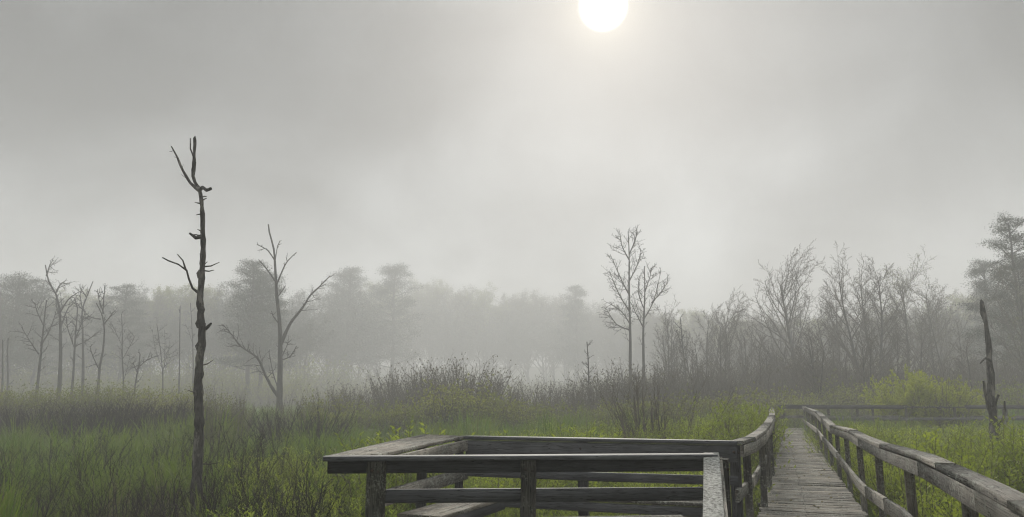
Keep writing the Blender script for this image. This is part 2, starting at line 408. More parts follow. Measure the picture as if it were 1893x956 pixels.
# right railing: sagging wave of a handrail
OR = 1.10
capR = [onplane(x, y, OR) for x, y in ((1960, 956), (1893, 925), (1822, 890), (1749, 857), (1712, 841), (1639, 821), (1595, 804), (1577, 795), (1540, 786), (1522, 770), (1511, 760), (1489, 752.5))]
capR = [Vector((OR + SL * -1.0, -1.0, DZ + 1.12)), Vector((OR + SL * 1.2, 1.2, DZ + 1.13))] + capR
capR = [p for p in capR if p.y < YF] ; capR.append(Vector((OR + SL * (YF - .4), YF - .4, DZ + 1.02)))
capR = [capR[0]] + [p for a, p in zip(capR, capR[1:]) if (p - a).length > .25]
lowR = [onplane(x, y, OR - .09) for x, y in ((1669, 953), (1639, 934), (1603, 910), (1584, 890), (1548, 843), (1522, 812), (1511, 797))]
lowR = [Vector((OR - .09 + SL * -1.0, -1.0, DZ + .5)), Vector((OR - .09 + SL * 2.6, 2.6, DZ + .52))] + [p for p in lowR if p.y > 3] + [Vector((OR - .09 + SL * (YF - .4), YF - .4, DZ + .42))]
Ys = [.6, 2.7, 4.75, 6.9, 9.0, 11.1, 13.2, 15.3, 17.4, 19.6, 21.8, 24, 26.2, 28.4, 31, YF - .45]
fasR = ([p + Vector((-.048, 0, -.10)) for p in capR], .112, 'rail')
railing('wooden_railing', 'grey wooden railing with a wavy sagging handrail along the right edge of the boardwalk', capR, lowR,
        [(OR + .01 + SL * y, y, interp(capR, y).z - .045, .075) for y in Ys], (OR, 0, 0), m_post='rail', capw=.135, fascia=fasR)
# left railing beyond the platform
OL = -.28
capL = [G(x, y, DZ + 1.07) for x, y in ((1362, 815), (1386, 808), (1406, 796), (1419.5, 781), (1427, 767))] + [Vector((OL + SL * (YF - 4), YF - 4, DZ + 1.03))]
PBR = capL[0].copy()
lowL = densify([G(x, y, DZ + .5) for x, y in ((1363, 918), (1390, 893), (1408, 862), (1422, 830))] + [Vector((OL + .05 + SL * (YF - 4), YF - 4, DZ + .45))])
railing('wooden_railing', 'weathered wooden railing on the left edge of the boardwalk beyond the platform corner', capL, lowL,
        [(interp(capL, y).x, y, interp(capL, y).z - .045, .09) for y in (9.3, 11.3, 13.3, 15.4, 17.6, 20, 22.5, 25, 27.6, 30)], (OL + SL * 9, 9, 0),
        fascia=([p + Vector((.05, 0, -.11)) for p in capL], .13, 'rail'))
# far crosswise railings
x0 = D(1437, 749, 36.5).x; zt = DZ + 1.07
railing('wooden_railing', 'far crosswise railing with flat top rail running right beyond the boardwalk bend', [(x0, 36.5, zt), (20, 36.55, zt - .04), (27, 36.5, zt), (34, 36.6, zt - .02)],
        [(x0, 36.45, DZ + .5), (34, 36.5, DZ + .48)], [(x0 + .3 + k * 2.1 if k else x0 + .3, 36.52, zt - .045, .11) for k in range(11)], (x0, 36.5, 0), capw=.15,
        m_cap='post', fascia=([(x0, 36.44, zt - .12), (34, 36.5, zt - .13)], .16, 'slate'))
xr = lineR(YF) + .2
railing('wooden_railing', 'nearer railing of the far crosswise boardwalk leg, half hidden in leafy shoots', [(xr, YF, zt - .06), (22, YF + .05, zt - .08), (34, YF, zt - .04)],
        [(xr, YF - .05, DZ + .45), (34, YF - .05, DZ + .48)], [(xr + .1 + k * 2.2, YF + .02, zt - .11, .1) for k in range(9)], (xr, YF, 0), capw=.14, m_cap='slate')

# ------------------------------------------------------------------ viewing platform
zc = DZ + 1.07
FL = G(600, 843, zc); FLi = G(690, 840, zc); FR = G(1322, 839, zc); BLo = G(782, 802, zc); BLi = G(862, 806, zc); BR = PBR
BR.z = zc
def flat(p, z): return Vector((p.x, p.y, z))
def platform():
    root = empty('viewing_platform', flat((FL + BR) / 2, DZ), 'square wooden viewing platform floor on posts to the left of the boardwalk', 'platform')
    org = root.location; mb = MB()
    n = 26
    for k in range(n):                       # floor boards run front to back
        t0 = (k + .5) / n; a = FL.lerp(FR, t0); b = BLo.lerp(BR, t0)
        mb.sweep([flat(a, DZ - .045), flat(b, DZ - .045 + random.uniform(-.004, .004))], .128, .038)
    mb.build('floor', M['deck'], root, org)
    mb = MB()
    for t in (.04, .35, .65, .96): mb.sweep([flat(FL.lerp(BLo, t), DZ - .17), flat(FR.lerp(BR, t), DZ - .17)], .05, .19)
    mb.build('joist', M['post'], root, org)
    for c in (FL, FR, BLo, BR):
        mb = MB(); p = c.lerp((FL + BR) / 2, .07); mb.sweep([flat(p, -.3), flat(p, DZ - .27)], .14, .14, up=(1, 0, 0)); mb.build('pile', M['post'], root, org)
platform()
def off(a, b, d):                            # move a line sideways (towards the right of a->b)
    t = (b - a).normalized(); s_ = Vector((t.y, -t.x, 0)) * d; return a + s_, b + s_
# front railing
a, b = FL, FR
ex = (b - a).normalized()
fa, fb = off(a + ex * .02, b, -.05)
pf = lambda px: D(px, 800, 6.4).x
front_posts = []
for px in (686, 979):
    t = (pf(px) - FL.x) / (FR.x - FL.x); p = FL.lerp(FR, t); front_posts.append((p.x, p.y - .01, zc - .045, .125 if px < 700 else .108))
railing('wooden_railing', 'dark wooden railing across the near side of the viewing platform', [a, (a + b) / 2, b],
        [flat(fa + ex * .4, DZ + .725), flat((fa + fb) / 2, DZ + .722), flat(fb, DZ + .72)], front_posts, flat(a, 0), capw=.15, m_cap='slate', m_post='post',
        fascia=([flat(fa, zc - .10), flat((fa + fb) / 2, zc - .102), flat(fb, zc - .10)], .11, 'slate'), lowh=.115)
# the broad counter of the left side
def counter():
    root = empty('wooden_counter', flat((FL + BLi) / 2, 0), 'broad slatted grey counter top on the left side of the viewing platform', 'counter')
    org = root.location; n = 5
    mb = MB()
    for k in range(n):
        t = (k + .5) / n; p = FL.lerp(FLi, t); q = BLo.lerp(BLi, t); w = .88 / n * ((FLi - FL).length + (BLi - BLo).length) / 2
        u = (q - p).normalized()
        mb.sweep([p + u * .1 + Vector((0, 0, -.019 + random.uniform(-.008, .002))), p.lerp(q, .5) + Vector((0, 0, -.019 + random.uniform(-.004, .004))), q + Vector((0, 0, -.019))], w, .036, wob=.002)
    mb.build('counter_top', M['deck'], root, org)
    ia, ib = off(FLi, BLi, .02)
    u = (ib - ia).normalized()
    mb = MB(); mb.sweep([flat(ia + u * .12, zc - .11), flat(ib - u * .05, zc - .11)], .04, .13); mb.build('upper_rail', M['rail'], root, org)
    mb = MB(); mb.sweep([flat(ia + u * .12, DZ + .67), flat(ib - u * .05, DZ + .62)], .04, .14); mb.build('lower_rail', M['rail'], root, org)
    for t in (.5, .97):
        p = FLi.lerp(BLi, t) - Vector((.06, 0, 0)); mb = MB(); mb.sweep([flat(p, DZ - .2), flat(p, zc - .045)], .1, .1, up=(1, 0, 0)); mb.build('post', M['slate'], root, org)
counter()
# back railing
a, b = BLi, BR; ex = (b - a).normalized()
fa, fb = off(a + ex * .02, b, .05)
bp = []
for px in (1088,):
    t = .455; p = a.lerp(b, t); bp.append((p.x, p.y, zc - .045, .11))
bp.append((b.x - .03, b.y, zc - .045, .12)); p = a.lerp(b, -.0); 
railing('wooden_railing', 'dark wooden railing with a deep upper board across the back of the viewing platform', [a - ex * .02, (a + b) / 2, b],
        [flat(fa, DZ + .64), flat((fa + fb) / 2, DZ + .635), flat(fb, DZ + .64)], bp, flat(a, 0), capw=.16, m_cap='slate', m_post='slate',
        fascia=([flat(fa, zc - .135), flat((fa + fb) / 2, zc - .137), flat(fb, zc - .135)], .185, 'slate'), lowh=.10)
# benches round the inside
def bench(a, b, inward, label, depth=.45, z=.46):
    root = empty('bench', flat((a + b) / 2, DZ), label, 'bench'); org = root.location
    u = (b - a).normalized(); s_ = Vector((u.y, -u.x, 0)) * inward; mb = MB()
    for k in range(4):
        c = .07 + k * (depth - .05) / 3.3
        mb.sweep([flat(a + s_ * c, DZ + z - .02), flat((a + b) / 2 + s_ * c, DZ + z - .02 + random.uniform(-.004, .004)), flat(b + s_ * c, DZ + z - .02)], .108, .038, wob=.0015)
    mb.build('seat', M['deck'], root, org)
    mb = MB(); c = depth + .01; mb.sweep([flat(a + s_ * c, DZ + z - .095), flat(b + s_ * c, DZ + z - .095)], .035, .10); mb.build('apron', M['slate'], root, org)
    L_ = (b - a).length; k = max(2, int(L_ / 1.1))
    for i in range(k):
        p = a.lerp(b, (i + .5) / k) + s_ * (depth - .12)
        mb = MB(); mb.sweep([flat(p, DZ - .024), flat(p, DZ + z - .042)], .085, .085, up=(1, 0, 0)); mb.build('leg', M['post'], root, org)
bench(BLi + Vector((.1, -.12, 0)), BR + Vector((-.15, -.12, 0)), 1, 'slatted grey bench inside the back railing of the platform')
bench(FLi + Vector((.1, .75, 0)), BLi + Vector((.06, -.72, 0)), 1, 'short slatted bench under the counter on the left side of the platform')
bench(FL + Vector((.75, .12, 0)), FR + Vector((-.15, .12, 0)), -1, 'slatted bench inside the near railing of the platform, just in view')
# near rail sloping towards the viewer
p0 = FR + Vector((.0, .12, .005)); p1 = G(1320, 950, DZ + .83); u = (p1 - p0)
p2 = p1 + Vector((u.x, u.y, 0)) * 1.2 + Vector((0, 0, -.08))
railing('wooden_railing', 'short pale lichen-speckled rail sloping from the platform corner towards the viewer', [p0, p0.lerp(p1, .5), p1, p2], 
        [p0 + Vector((.035, 0, -.5)), p1 + Vector((.04, 0, -.42)), p2 + Vector((.04, 0, -.42))], [(p0.x + .07, p0.y - .1, p0.z - .05, .1), (p1.x + .03, p1.y, p1.z - .05, .1), (p0.x + .16, p0.y + .25, p0.z - .13, .09)], flat(p0, 0), capw=.13, m_cap='lichen', m_post='post',
        fascia=([p0 + Vector((.075, 0, -.10)), p1 + Vector((.075, 0, -.10)), p2 + Vector((.075, 0, -.10))], .12, 'rail'), lowh=.12)

WS = ((370, 'left of the tall near trunk'), (700, 'between the near trunk and the platform counter'), (1180, 'beyond the platform'), (1440, 'beyond the left boardwalk railing'), (9999, 'beyond the far railing'))
WF = ((370, 'left of the tall near trunk'), (640, 'behind the lone dead tree'), (1110, 'in the middle'), (1500, 'behind the misty pair'), (9999, 'at the right'))
def where(px, words):
    for lim, w in words:
        if px < lim: return w
    return words[-1][1]
# ------------------------------------------------------------------ growth
def rdir(d, ang):
    """turn direction d by ang about a random azimuth"""
    v = Vector((random.gauss(0, 1), random.gauss(0, 1), random.gauss(0, 1))); a = d.cross(v)
    if a.length < 1e-4: a = Vector((1, 0, 0))
    a.normalize(); return (d * math.cos(ang) + a * math.sin(ang)).normalized()
def grow(mb, p, d, L, r, lv, c, tips=None, tmb=None):
    """c: per-level lists K points, n children, ang, ratio, wob, up, tmin, sides"""
    K = c['K'][lv]; wob = c['wob'][lv]; up = c['up'][lv]; pts = [p.copy()]; dd = d.copy(); rad = [r]
    end = c.get('end', .25) if lv < len(c['n']) else .3
    dirs = [dd.copy()]
    for k in range(1, K):
        dd = (dd + Vector((random.gauss(0, wob), random.gauss(0, wob), random.gauss(0, wob) + up))).normalized()
        pts.append(pts[-1] + dd * (L / (K - 1))); rad.append(r * (1 - (1 - end) * (k / (K - 1)))); dirs.append(dd.copy())
    (mb if lv < c.get('split', 99) or tmb is None else tmb).tube(pts, rad, c['sides'][lv])
    if lv >= len(c['n']):
        if tips is not None: tips += [(pts[k], dirs[k]) for k in range(1, K)]
        return
    n = c['n'][lv]; n = max(1, int(n * random.uniform(.8, 1.2) + .5))
    for i in range(n):
        t = c['tmin'][lv] + (1 - c['tmin'][lv]) * ((i + random.random()) / n)
        f = t * (K - 1); k = min(int(f), K - 2); q = pts[k].lerp(pts[k + 1], f - k)
        cl = L * c['ratio'][lv] * (1 - c.get('sh', .55) * (t - c['tmin'][lv]) / (1.001 - c['tmin'][lv])) * random.uniform(.7, 1.15)
        rr = rad[k] * random.uniform(.45, .65)
        grow(mb, q, rdir(dirs[k], R(c['ang'][lv]) * random.uniform(.7, 1.25)), cl, max(rr, c.get('rmin', .004)), lv + 1, c, tips, tmb)
def twigs_on(mb, pts, n, L, r, c, lv=1, tips=None, tmin=.2, ang=45, tmb=None):
    """grow twigs along a traced limb"""
    for i in range(n):
        t = tmin + (1 - tmin) * (i + random.random()) / n; f = t * (len(pts) - 1); k = min(int(f), len(pts) - 2)
        q = pts[k].lerp(pts[k + 1], f - k); d = (pts[k + 1] - pts[k]).normalized()
        grow(mb, q, rdir(d, R(ang) * random.uniform(.7, 1.3)), L * random.uniform(.5, 1.2) * (1.15 - .6 * t), r, lv, c, tips, tmb)
def leafset(mb, tips, per, Ln, Wd, drop=.0, spreadr=.03, keep=1.0):
    P = []; Dd = []
    for p, d in tips:
        if random.random() > keep: continue
        for _ in range(per):
            P.append((p.x + random.gauss(0, spreadr), p.y + random.gauss(0, spreadr), p.z + random.gauss(0, spreadr)))
            Dd.append((d.x + random.gauss(0, .7), d.y + random.gauss(0, .7), d.z + random.gauss(0, .7) - drop))
    if P: mb.leaves(P, Dd, RNG.uniform(.6, 1.25, len(P)) * Ln, RNG.uniform(.7, 1.2, len(P)) * Wd)

def trace(pts, Y, bend=0.0):
    """a limb traced in the view at distance Y, leaning bend metres nearer or farther along its length"""
    n = len(pts); return [D(x, y, Y + bend * i / max(1, n - 1)) for i, (x, y) in enumerate(pts)]
def rough_limb(mb, pts, r0, r1, sides=10, step=.25, lump=.12, broken=False):
    P = densify([Vector(p) for p in pts], step); n = len(P)
    rr = [(r0 + (r1 - r0) * (i / (n - 1))) * (1 + random.uniform(-lump, lump)) for i in range(n)]
    P = [p + Vector((random.gauss(0, 1), random.gauss(0, 1), 0)) * (r0 * .07) for p in P]
    if broken: P.append(P[-1] + (P[-1] - P[-2]).normalized() * r1 * .6); rr.append(r1 * .25)
    mb.tube(P, rr, sides); return P

TW = dict(K=[6, 5, 4, 3], n=[5, 4, 3], ang=[45, 45, 40], ratio=[.5, .5, .5], wob=[.12, .16, .2, .2], up=[.04, .05, .05, .03], tmin=[.2, .15, .1], sides=[5, 4, 3, 3], rmin=.011)
from mathutils import noise as mnoise
def roughen(mb, amp, fr):
    mb.flush()
    for v in mb.V:
        for i in range(len(v)):
            q = mnoise.noise_vector(Vector((v[i][0] * fr, v[i][1] * fr, v[i][2] * fr * .45))); v[i] += np.array(q[:]) * amp
# --- near tall snag
def tall_snag():
    Y = 14.2; base = D(364, 975, Y); base.z = 0
    root = empty('dead_tree', base, 'tall dark dead trunk with a few broken branches in the near marsh grass', 'tree'); o = root.location
    mb = MB()
    tr = trace([(366, 948), (363, 900), (368, 800), (367, 700), (373, 620), (370, 560), (374, 500), (375, 430), (371, 360), (357, 326), (359, 290), (360, 255)], Y, .5)
    tr = [Vector((base.x, base.y, -.3))] + tr
    P = densify(tr, .07); n = len(P)
    def rad(z): 
        return max(.022, .106 - .0108 * z if z < 5.9 else .042 - .014 * (z - 5.9))
    rr = [max(.03, rad(p.z)) * (1 + random.uniform(-.10, .10)) for p in P]; rr[0] = .17; rr[1] = .16
    P.append(P[-1] + Vector((.01, 0, .05))); rr.append(.008)
    mb.tube(P, rr, 14)
    # knots and bark lumps
    for (x, y, s) in ((1, 604, .045), (1, 575, .055), (-1, 507, .045), (-1, 602, .045), (1, 690, .05), (-1, 640, .04), (1, 470, .03)):
        q = D(370, y, Y + .2); q = min(P, key=lambda p: abs(p.z - q.z)) + Vector((x * rad(q.z) * .85, -.02, 0)); mb.tube([q + Vector((0, 0, -.09)), q + Vector((0, -.02, 0)), q + Vector((0, 0, .08))], [s * .4, s, s * .3], 6)
    roughen(mb, .016, 9); roughen(mb, .010, 28); mb.build('trunk', M['snag'], root, o)
    random.seed(17)
    for _ in range(16):
        q = P[random.randrange(20, len(P) - 6)]; a_ = random.uniform(0, 6.28); L_ = random.uniform(.10, .26); d_ = Vector((math.cos(a_), math.sin(a_), random.uniform(-.1, .5)))
        b = MB(); b.tube([q, q + d_ * (rad(q.z) + L_ * .4), q + d_ * (rad(q.z) + L_) + Vector((0, 0, random.uniform(-.03, .06)))], [.018, .013, .006], 5); b.build('branch', M['snag'], root, o)
    for pts, r0, r1, bd, w in (
        ([(368, 352), (352, 338), (338, 316), (328, 292), (317, 271)], .034, .014, .5, 4),
        ([(369, 352), (374, 346), (382, 352), (390, 349)], .042, .028, -.3, 0),
        ([(357, 330), (361, 300), (352, 275), (352, 256)], .022, .012, .1, 1),
        ([(366, 541), (356, 533), (349, 515), (345, 500), (330, 489), (311, 482), (300, 476)], .026, .010, -.5, 0),
        ([(344, 500), (338, 482), (328, 470)], .018, .009, -.1, 0),
        ([(372, 437), (362, 440), (350, 431)], .045, .02, -.2, 0),
        ([(380, 608), (390, 598)], .035, .02, -.2, 0)):
        b = MB(); q = trace(pts, Y + .2, bd); rough_limb(b, q, r0, r1, 7, .12, .15)
        if w: twigs_on(b, q, w, .16, .010, TW, 3, ang=60)
        b.build('branch', M['snag'], root, o)
tall_snag()
# --- leaning stump on the right
def right_snag():
    Y = 21; base = D(1842, 800, Y); base.z = 0
    root = empty('dead_tree', base, 'black broken tapering trunk at the right end of the far railing', 'tree'); o = root.location
    mb = MB(); rough = trace([(1842, 815), (1836, 780), (1832, 720), (1829, 660), (1826, 620), (1820, 590), (1814, 560)], Y, .8)
    rough = [Vector((base.x + .1, base.y, -.3))] + rough
    P = densify(rough, .15); n = len(P); rr = [(.15 - .10 * i / n) * (1 + random.uniform(-.13, .13)) for i in range(n)]
    P.append(P[-1] + Vector((-.02, 0, .08))); rr.append(.015); mb.tube(P, rr, 12); roughen(mb, .035, 5); mb.build('trunk', M['snag'], root, o)
    for pts, r0, r1 in (([(1836, 775), (1826, 745), (1818, 705)], .07, .03), ([(1832, 668), (1822, 662), (1812, 672)], .04, .015), ([(1834, 760), (1846, 730)], .05, .03), ([(1842, 795), (1856, 770), (1857, 742)], .05, .02)):
        b = MB(); rough_limb(b, trace(pts, Y + .2, -.3), r0, r1, 6, .12, .15); b.build('branch', M['snag'], root, o)
right_snag()
# --- second dead tree with twiggy limbs
def second_dead():
    Y = 54; base = D(516, 768, Y); base.z = 0
    root = empty('dead_tree', base, 'lone grey dead tree with a long limb each side, in mist left of centre', 'tree'); o = root.location
    mb = MB(); t = trace([(516, 770), (517, 720), (518, 660), (517, 600), (512, 550), (509, 500), (506, 460), (498, 430), (496, 415)], Y, 1)
    t = [Vector((base.x, base.y, -.2))] + t
    P = densify(t, .5); n = len(P); mb.tube(P, [(.27 - .23 * (i / n) ** .8) * random.uniform(.92, 1.08) for i in range(n)], 8); mb.build('trunk', M['snag_far'], root, o)
    for pts, r0, bd, nt_, L in (
        ([(516, 735), (500, 712), (484, 678), (474, 660), (445, 640), (430, 620), (412, 600)], .13, -3, 26, 1.5),
        ([(519, 636), (535, 600), (560, 568), (575, 545), (590, 530), (610, 510)], .14, 2, 12, 1.3),
        ([(510, 530), (522, 500), (532, 482), (548, 467)], .06, -1.5, 4, .8),
        ([(509, 520), (495, 500), (478, 480)], .07, 1.2, 5, .9),
        ([(507, 480), (494, 462), (475, 452)], .05, -1, 5, .8),
        ([(511, 552), (520, 540), (528, 528)], .05, .7, 3, .6),
        ([(517, 600), (505, 585), (502, 575)], .05, -.6, 3, .5),
        ([(519, 665), (530, 640), (533, 632)], .05, 1, 5, .9),
        ([(520, 665), (536, 660), (548, 640)], .05, -1, 6, .8),
        ([(513, 716), (505, 690), (497, 650)], .05, 1.2, 5, .8),
        ([(509, 480), (513, 455), (518, 445)], .04, .6, 3, .5),):
        b = MB(); q = trace(pts, Y + .4, bd); rough_limb(b, q, r0, .028, 5, .35, .1); twigs_on(b, q, nt_, L, .032, TW, 2, ang=50); b.build('branch', M['snag_far'], root, o)
second_dead()

# --- cluster of dead trees on the left, traced one by one
def traced_tree(base_px, Y, trunk, limbs, r0, label, group=None, name='bare_tree', mat='snag_far', nt_=6, L=1.3, tw=.030, lv=1, leafm=None, leaves=0, twm=None, cat='tree', rtop=.03, leafsz=.09, kids=None):
    base = D(base_px, 730, Y); base.z = 0
    root = empty(name, base, label, cat, group); o = root.location
    mb = MB(); t = [Vector((D(trunk[0][0], trunk[0][1], Y).x, Y, -.2))] + trace(trunk, Y, random.uniform(-1.2, 1.2))
    P = densify(t, .6); n = len(P); mb.tube(P, [(r0 - (r0 - rtop) * (i / n) ** .85) * random.uniform(.94, 1.06) for i in range(n)], 7); mb.build('trunk', M[mat], root, o)
    cr = MB(); tips = []
    twigs_on(cr, P, int(nt_ * 1.4), L, tw, kids or TW, lv, tips, tmin=.42, ang=45)
    for pts in limbs:
        q = trace(pts, Y, random.uniform(-2.5, 2.5)); Pq = rough_limb(cr, q, r0 * .33, tw * .8, 5, .5, .1)
        twigs_on(cr, q, nt_, L, tw, kids or TW, lv, tips, tmin=.15, ang=45)
    cr.build('branches' if not leafm else 'branches', M[twm or mat], root, o)
    if leafm and leaves:
        lf = MB(); leafset(lf, tips, leaves, leafsz, leafsz * .7, spreadr=.12); lf.build('crown', M[leafm], root, o)
    return root
gL = 'bare dead trees standing in the mist on the left'
traced_tree(70, 58, [(69, 715), (76, 650), (82, 590), (86, 555)], [[(72, 655), (58, 635), (40, 605)], [(75, 640), (92, 610), (104, 575)], [(80, 600), (68, 575), (65, 560)]], .16, 'short forked bare tree, first of the misty row on the left', gL, nt_=8, L=1.4)
traced_tree(110, 60, [(110, 712), (112, 640), (110, 570), (104, 545), (90, 520), (84, 490)], [[(110, 580), (125, 555), (145, 540)], [(104, 540), (112, 525), (120, 520)], [(111, 610), (126, 570), (144, 556)], [(86, 510), (92, 490), (96, 484)], [(108, 580), (104, 560), (104, 545)]], .22, 'tallest bare tree of the misty left row, its crown bending left', gL, nt_=6, L=1.2)
traced_tree(136, 61, [(134, 712), (138, 645), (141, 600), (143, 570), (138, 550)], [[(138, 645), (126, 610), (122, 585)], [(140, 625), (150, 600), (158, 575)], [(139, 640), (160, 630), (176, 618)]], .14, 'slim bare tree with upswept twigs beside the tallest one of the left row', gL, nt_=9, L=1.4)
traced_tree(154, 66, [(153, 712), (153, 620), (152, 575), (160, 550), (172, 520)], [[(153, 575), (148, 545), (152, 530)], [(160, 550), (150, 535)]], .17, 'bare tree with a thin curved top right of the slim one on the left', gL, nt_=5, L=1.1)
traced_tree(184, 57, [(182, 712), (184, 680), (190, 650), (193, 610), (188, 580), (178, 560)], [[(184, 685), (172, 660), (166, 640)], [(191, 600), (200, 590), (208, 578)], [(186, 590), (165, 585), (142, 560)], [(190, 580), (192, 550), (194, 530)], [(192, 580), (183, 555), (180, 535)]], .15, 'crooked bare tree with a low fork, rightmost tall one of the left row', gL, nt_=5, L=1)
traced_tree(228, 64, [(228, 712), (226, 660), (226, 620), (225, 580)], [[(226, 665), (240, 640), (250, 620)], [(226, 640), (212, 610), (208, 600)], [(230, 700), (240, 660)]], .08, 'thin pale bare sapling right of the crooked tree in the left mist', gL, nt_=7, L=1.5, tw=.022)
traced_tree(252, 56, [(250, 712), (256, 680), (259, 655)], [[(255, 680), (272, 665), (285, 660)], [(254, 690), (246, 670)]], .10, 'small twisted bare tree low between two thin saplings on the left', gL, nt_=5, L=.9)
traced_tree(300, 68, [(301, 712), (298, 660), (290, 600)], [[(301, 690), (310, 650), (318, 640)], [(299, 680), (286, 640), (282, 610)], [(302, 690), (305, 640), (304, 610)]], .07, 'spreading pale bare sapling left of the near dead trunk', gL, nt_=7, L=1.6, tw=.022)
traced_tree(332, 72, [(331, 712), (332, 640), (333, 565)], [], .11, 'thin straight pale snag just left of the near dead trunk', gL, nt_=2, L=.8)
traced_tree(16, 66, [(14, 715), (14, 660), (15, 625)], [], .14, 'short bare stub of a tree near the left edge, right one of the pair', gL, nt_=4, L=.8)
traced_tree(3, 66, [(4, 715), (5, 660), (5, 628)], [], .13, 'short bare stub of a tree at the very left edge', gL, nt_=3, L=.7)
traced_tree(355, 80, [(357, 700), (356, 630), (352, 560)], [[(357, 640), (350, 615), (343, 600)]], .1, 'faint thin bare tree close behind the near dead trunk', gL, nt_=4, L=1)
# --- pair of tall bare trees, centre right
BT = dict(K=[6, 6, 5, 4, 3], n=[6, 5, 4, 3], ang=[45, 45, 42, 38], ratio=[.55, .55, .55, .5], wob=[.08, .10, .12, .16, .2], up=[.06, .08, .07, .05, .03], tmin=[.1, .12, .12, .1], sides=[5, 4, 3, 3, 3], rmin=.014)
gP = 'tall bare trees in the misty scrub right of centre'
traced_tree(1165, 66, [(1165, 690), (1165, 620), (1163, 540), (1163, 470), (1161, 428)], [[(1165, 600), (1148, 575), (1124, 560)], [(1164, 575), (1145, 545), (1126, 500)], [(1163, 545), (1150, 520), (1128, 470)], [(1163, 520), (1178, 490), (1186, 462)], [(1163, 480), (1150, 455), (1146, 432)], [(1163, 470), (1174, 445), (1178, 428)], [(1165, 610), (1140, 600), (1120, 570)]], .2, 'tallest slender bare tree with upswept twigs, left of the misty pair', gP, mat='bark', nt_=14, L=1.5, tw=.024, kids=BT, lv=2)
traced_tree(1188, 66, [(1190, 690), (1189, 620), (1190, 590), (1192, 540), (1191, 492)], [[(1189, 605), (1176, 580), (1166, 560)], [(1190, 590), (1202, 570), (1212, 545), (1222, 500)], [(1190, 570), (1180, 540), (1182, 510)], [(1205, 560), (1222, 540), (1234, 522)], [(1192, 540), (1202, 510), (1204, 495)]], .19, 'forked bare tree with a rounded top, right of the misty pair', gP, mat='bark', nt_=13, L=1.35, tw=.024, kids=BT, lv=2)
traced_tree(1088, 55, [(1088, 700), (1087, 660), (1085, 632)], [], .09, 'small dead spruce-like snag with short side twigs left of the tall pair', gP, nt_=14, L=1.0, tw=.022)
traced_tree(1268, 62, [(1268, 700), (1262, 640), (1258, 590)], [[(1264, 650), (1250, 610)]], .10, 'thin leaning bare trunk between the misty pair and the broad trees', gP, mat='bark', nt_=6, L=1.3)

# ------------------------------------------------------------------ generic bare trees
def bare_tree_proto(h, spread, seed, ang0=34, mat='bark', leafm=None, keep=.5, leafsz=.1, lean=0, multi=1, density=1.0):
    random.seed(seed)
    root = bpy.data.objects.new('bare_tree', None); root.empty_display_size = .3
    mb = MB(); cr = MB(); tips = []
    for mI in range(multi):
        c = dict(K=[10, 7, 5, 4, 3], n=[int(17 * density), int(8 * density), 5, 3], ang=[ang0, 36, 36, 36], ratio=[.46 * spread, .46, .5, .5], wob=[.035, .06, .08, .11, .15], up=[.05, .055, .05, .04, .03],
                 tmin=[.30, .15, .12, .1], sides=[7, 5, 4, 3, 3], rmin=.010, split=1, end=.18, sh=.45)
        d = Vector((random.gauss(0, .05 + .1 * (multi > 1)), random.gauss(0, .05 + .1 * (multi > 1)), 1)).normalized()
        grow(mb, Vector((random.gauss(0, .25) * (multi > 1), random.gauss(0, .25) * (multi > 1), -.2)), d, h * random.uniform(.82, 1) * .92, h * .0125, 0, c, tips, cr)
    a = mb.build('trunk', M[mat], 'proto'); a.parent = root
    b = cr.build('branches', M['twig' if mat != 'birch' else 'birch'], 'proto'); b.parent = root
    if leafm:
        lf = MB(); leafset(lf, tips, 3 if keep == 1.0 else 1, leafsz, leafsz * .75, spreadr=.15, keep=keep); l = lf.build('crown', M[leafm], 'proto'); l.parent = root
    return root
def pine_proto(h, seed, flat_=.11, nb=26, full=1.0):
    random.seed(seed); root = bpy.data.objects.new('pine_tree', None)
    mb = MB(); P = [Vector((0, 0, -.3))]; k = 9
    for i in range(k): P.append(Vector((random.gauss(0, .12), random.gauss(0, .12), h * (i + 1) / k)))
    mb.tube(P, [h * .014 * (1 - .85 * i / k) + .02 for i in range(k + 1)], 8)
    pos = []; nrmv = []
    for i in range(nb):
        t = .25 + .75 * (i / nb) ** .9; z = h * t; az = i * 2.4 + random.gauss(0, .4)
        prof = math.sin(min(1, (1 - t) / .55 + .10) * math.pi / 2) ** 1.0
        L_ = h * .24 * full * prof * random.uniform(.35, 1.25) + .5
        d = Vector((math.cos(az), math.sin(az), .12 + .35 * t)).normalized(); q = Vector((0, 0, z)); pts = [q]
        for s_ in range(4): d = (d + Vector((random.gauss(0, .1), random.gauss(0, .1), .06))).normalized(); pts.append(pts[-1] + d * L_ / 4)
        mb.tube(pts, [.07, .06, .05, .035, .02], 4)
        # flat plates of needles along the outer two thirds
        nc = int(5 + L_ * 2.6)
        for j in range(nc):
            u = .35 + .7 * random.random(); f = min(u, .999) * 4; kk = min(int(f), 3); c0 = pts[kk].lerp(pts[kk + 1], f - kk)
            c0 = c0 + Vector((random.gauss(0, .28 * L_ / 2), random.gauss(0, .28 * L_ / 2), random.gauss(.12, .12)))
            m_ = 70; g = RNG.normal(size=(m_, 3)) * np.array([.42, .42, flat_]); pos.append(g + np.array(tuple(c0)))
            nn = g * 1.0 + np.array([0, 0, .35]) + RNG.normal(size=(m_, 3)) * .3; nrmv.append(nn)
    a = mb.build('trunk', M['bark'], 'proto'); a.parent = root
    cr = MB(); pos = np.concatenate(pos); cr.leaves(pos, np.concatenate(nrmv), RNG.uniform(.11, .22, len(pos)), RNG.uniform(.045, .08, len(pos)), 0)
    b = cr.build('crown', M['needle'], 'proto'); b.parent = root
    return root
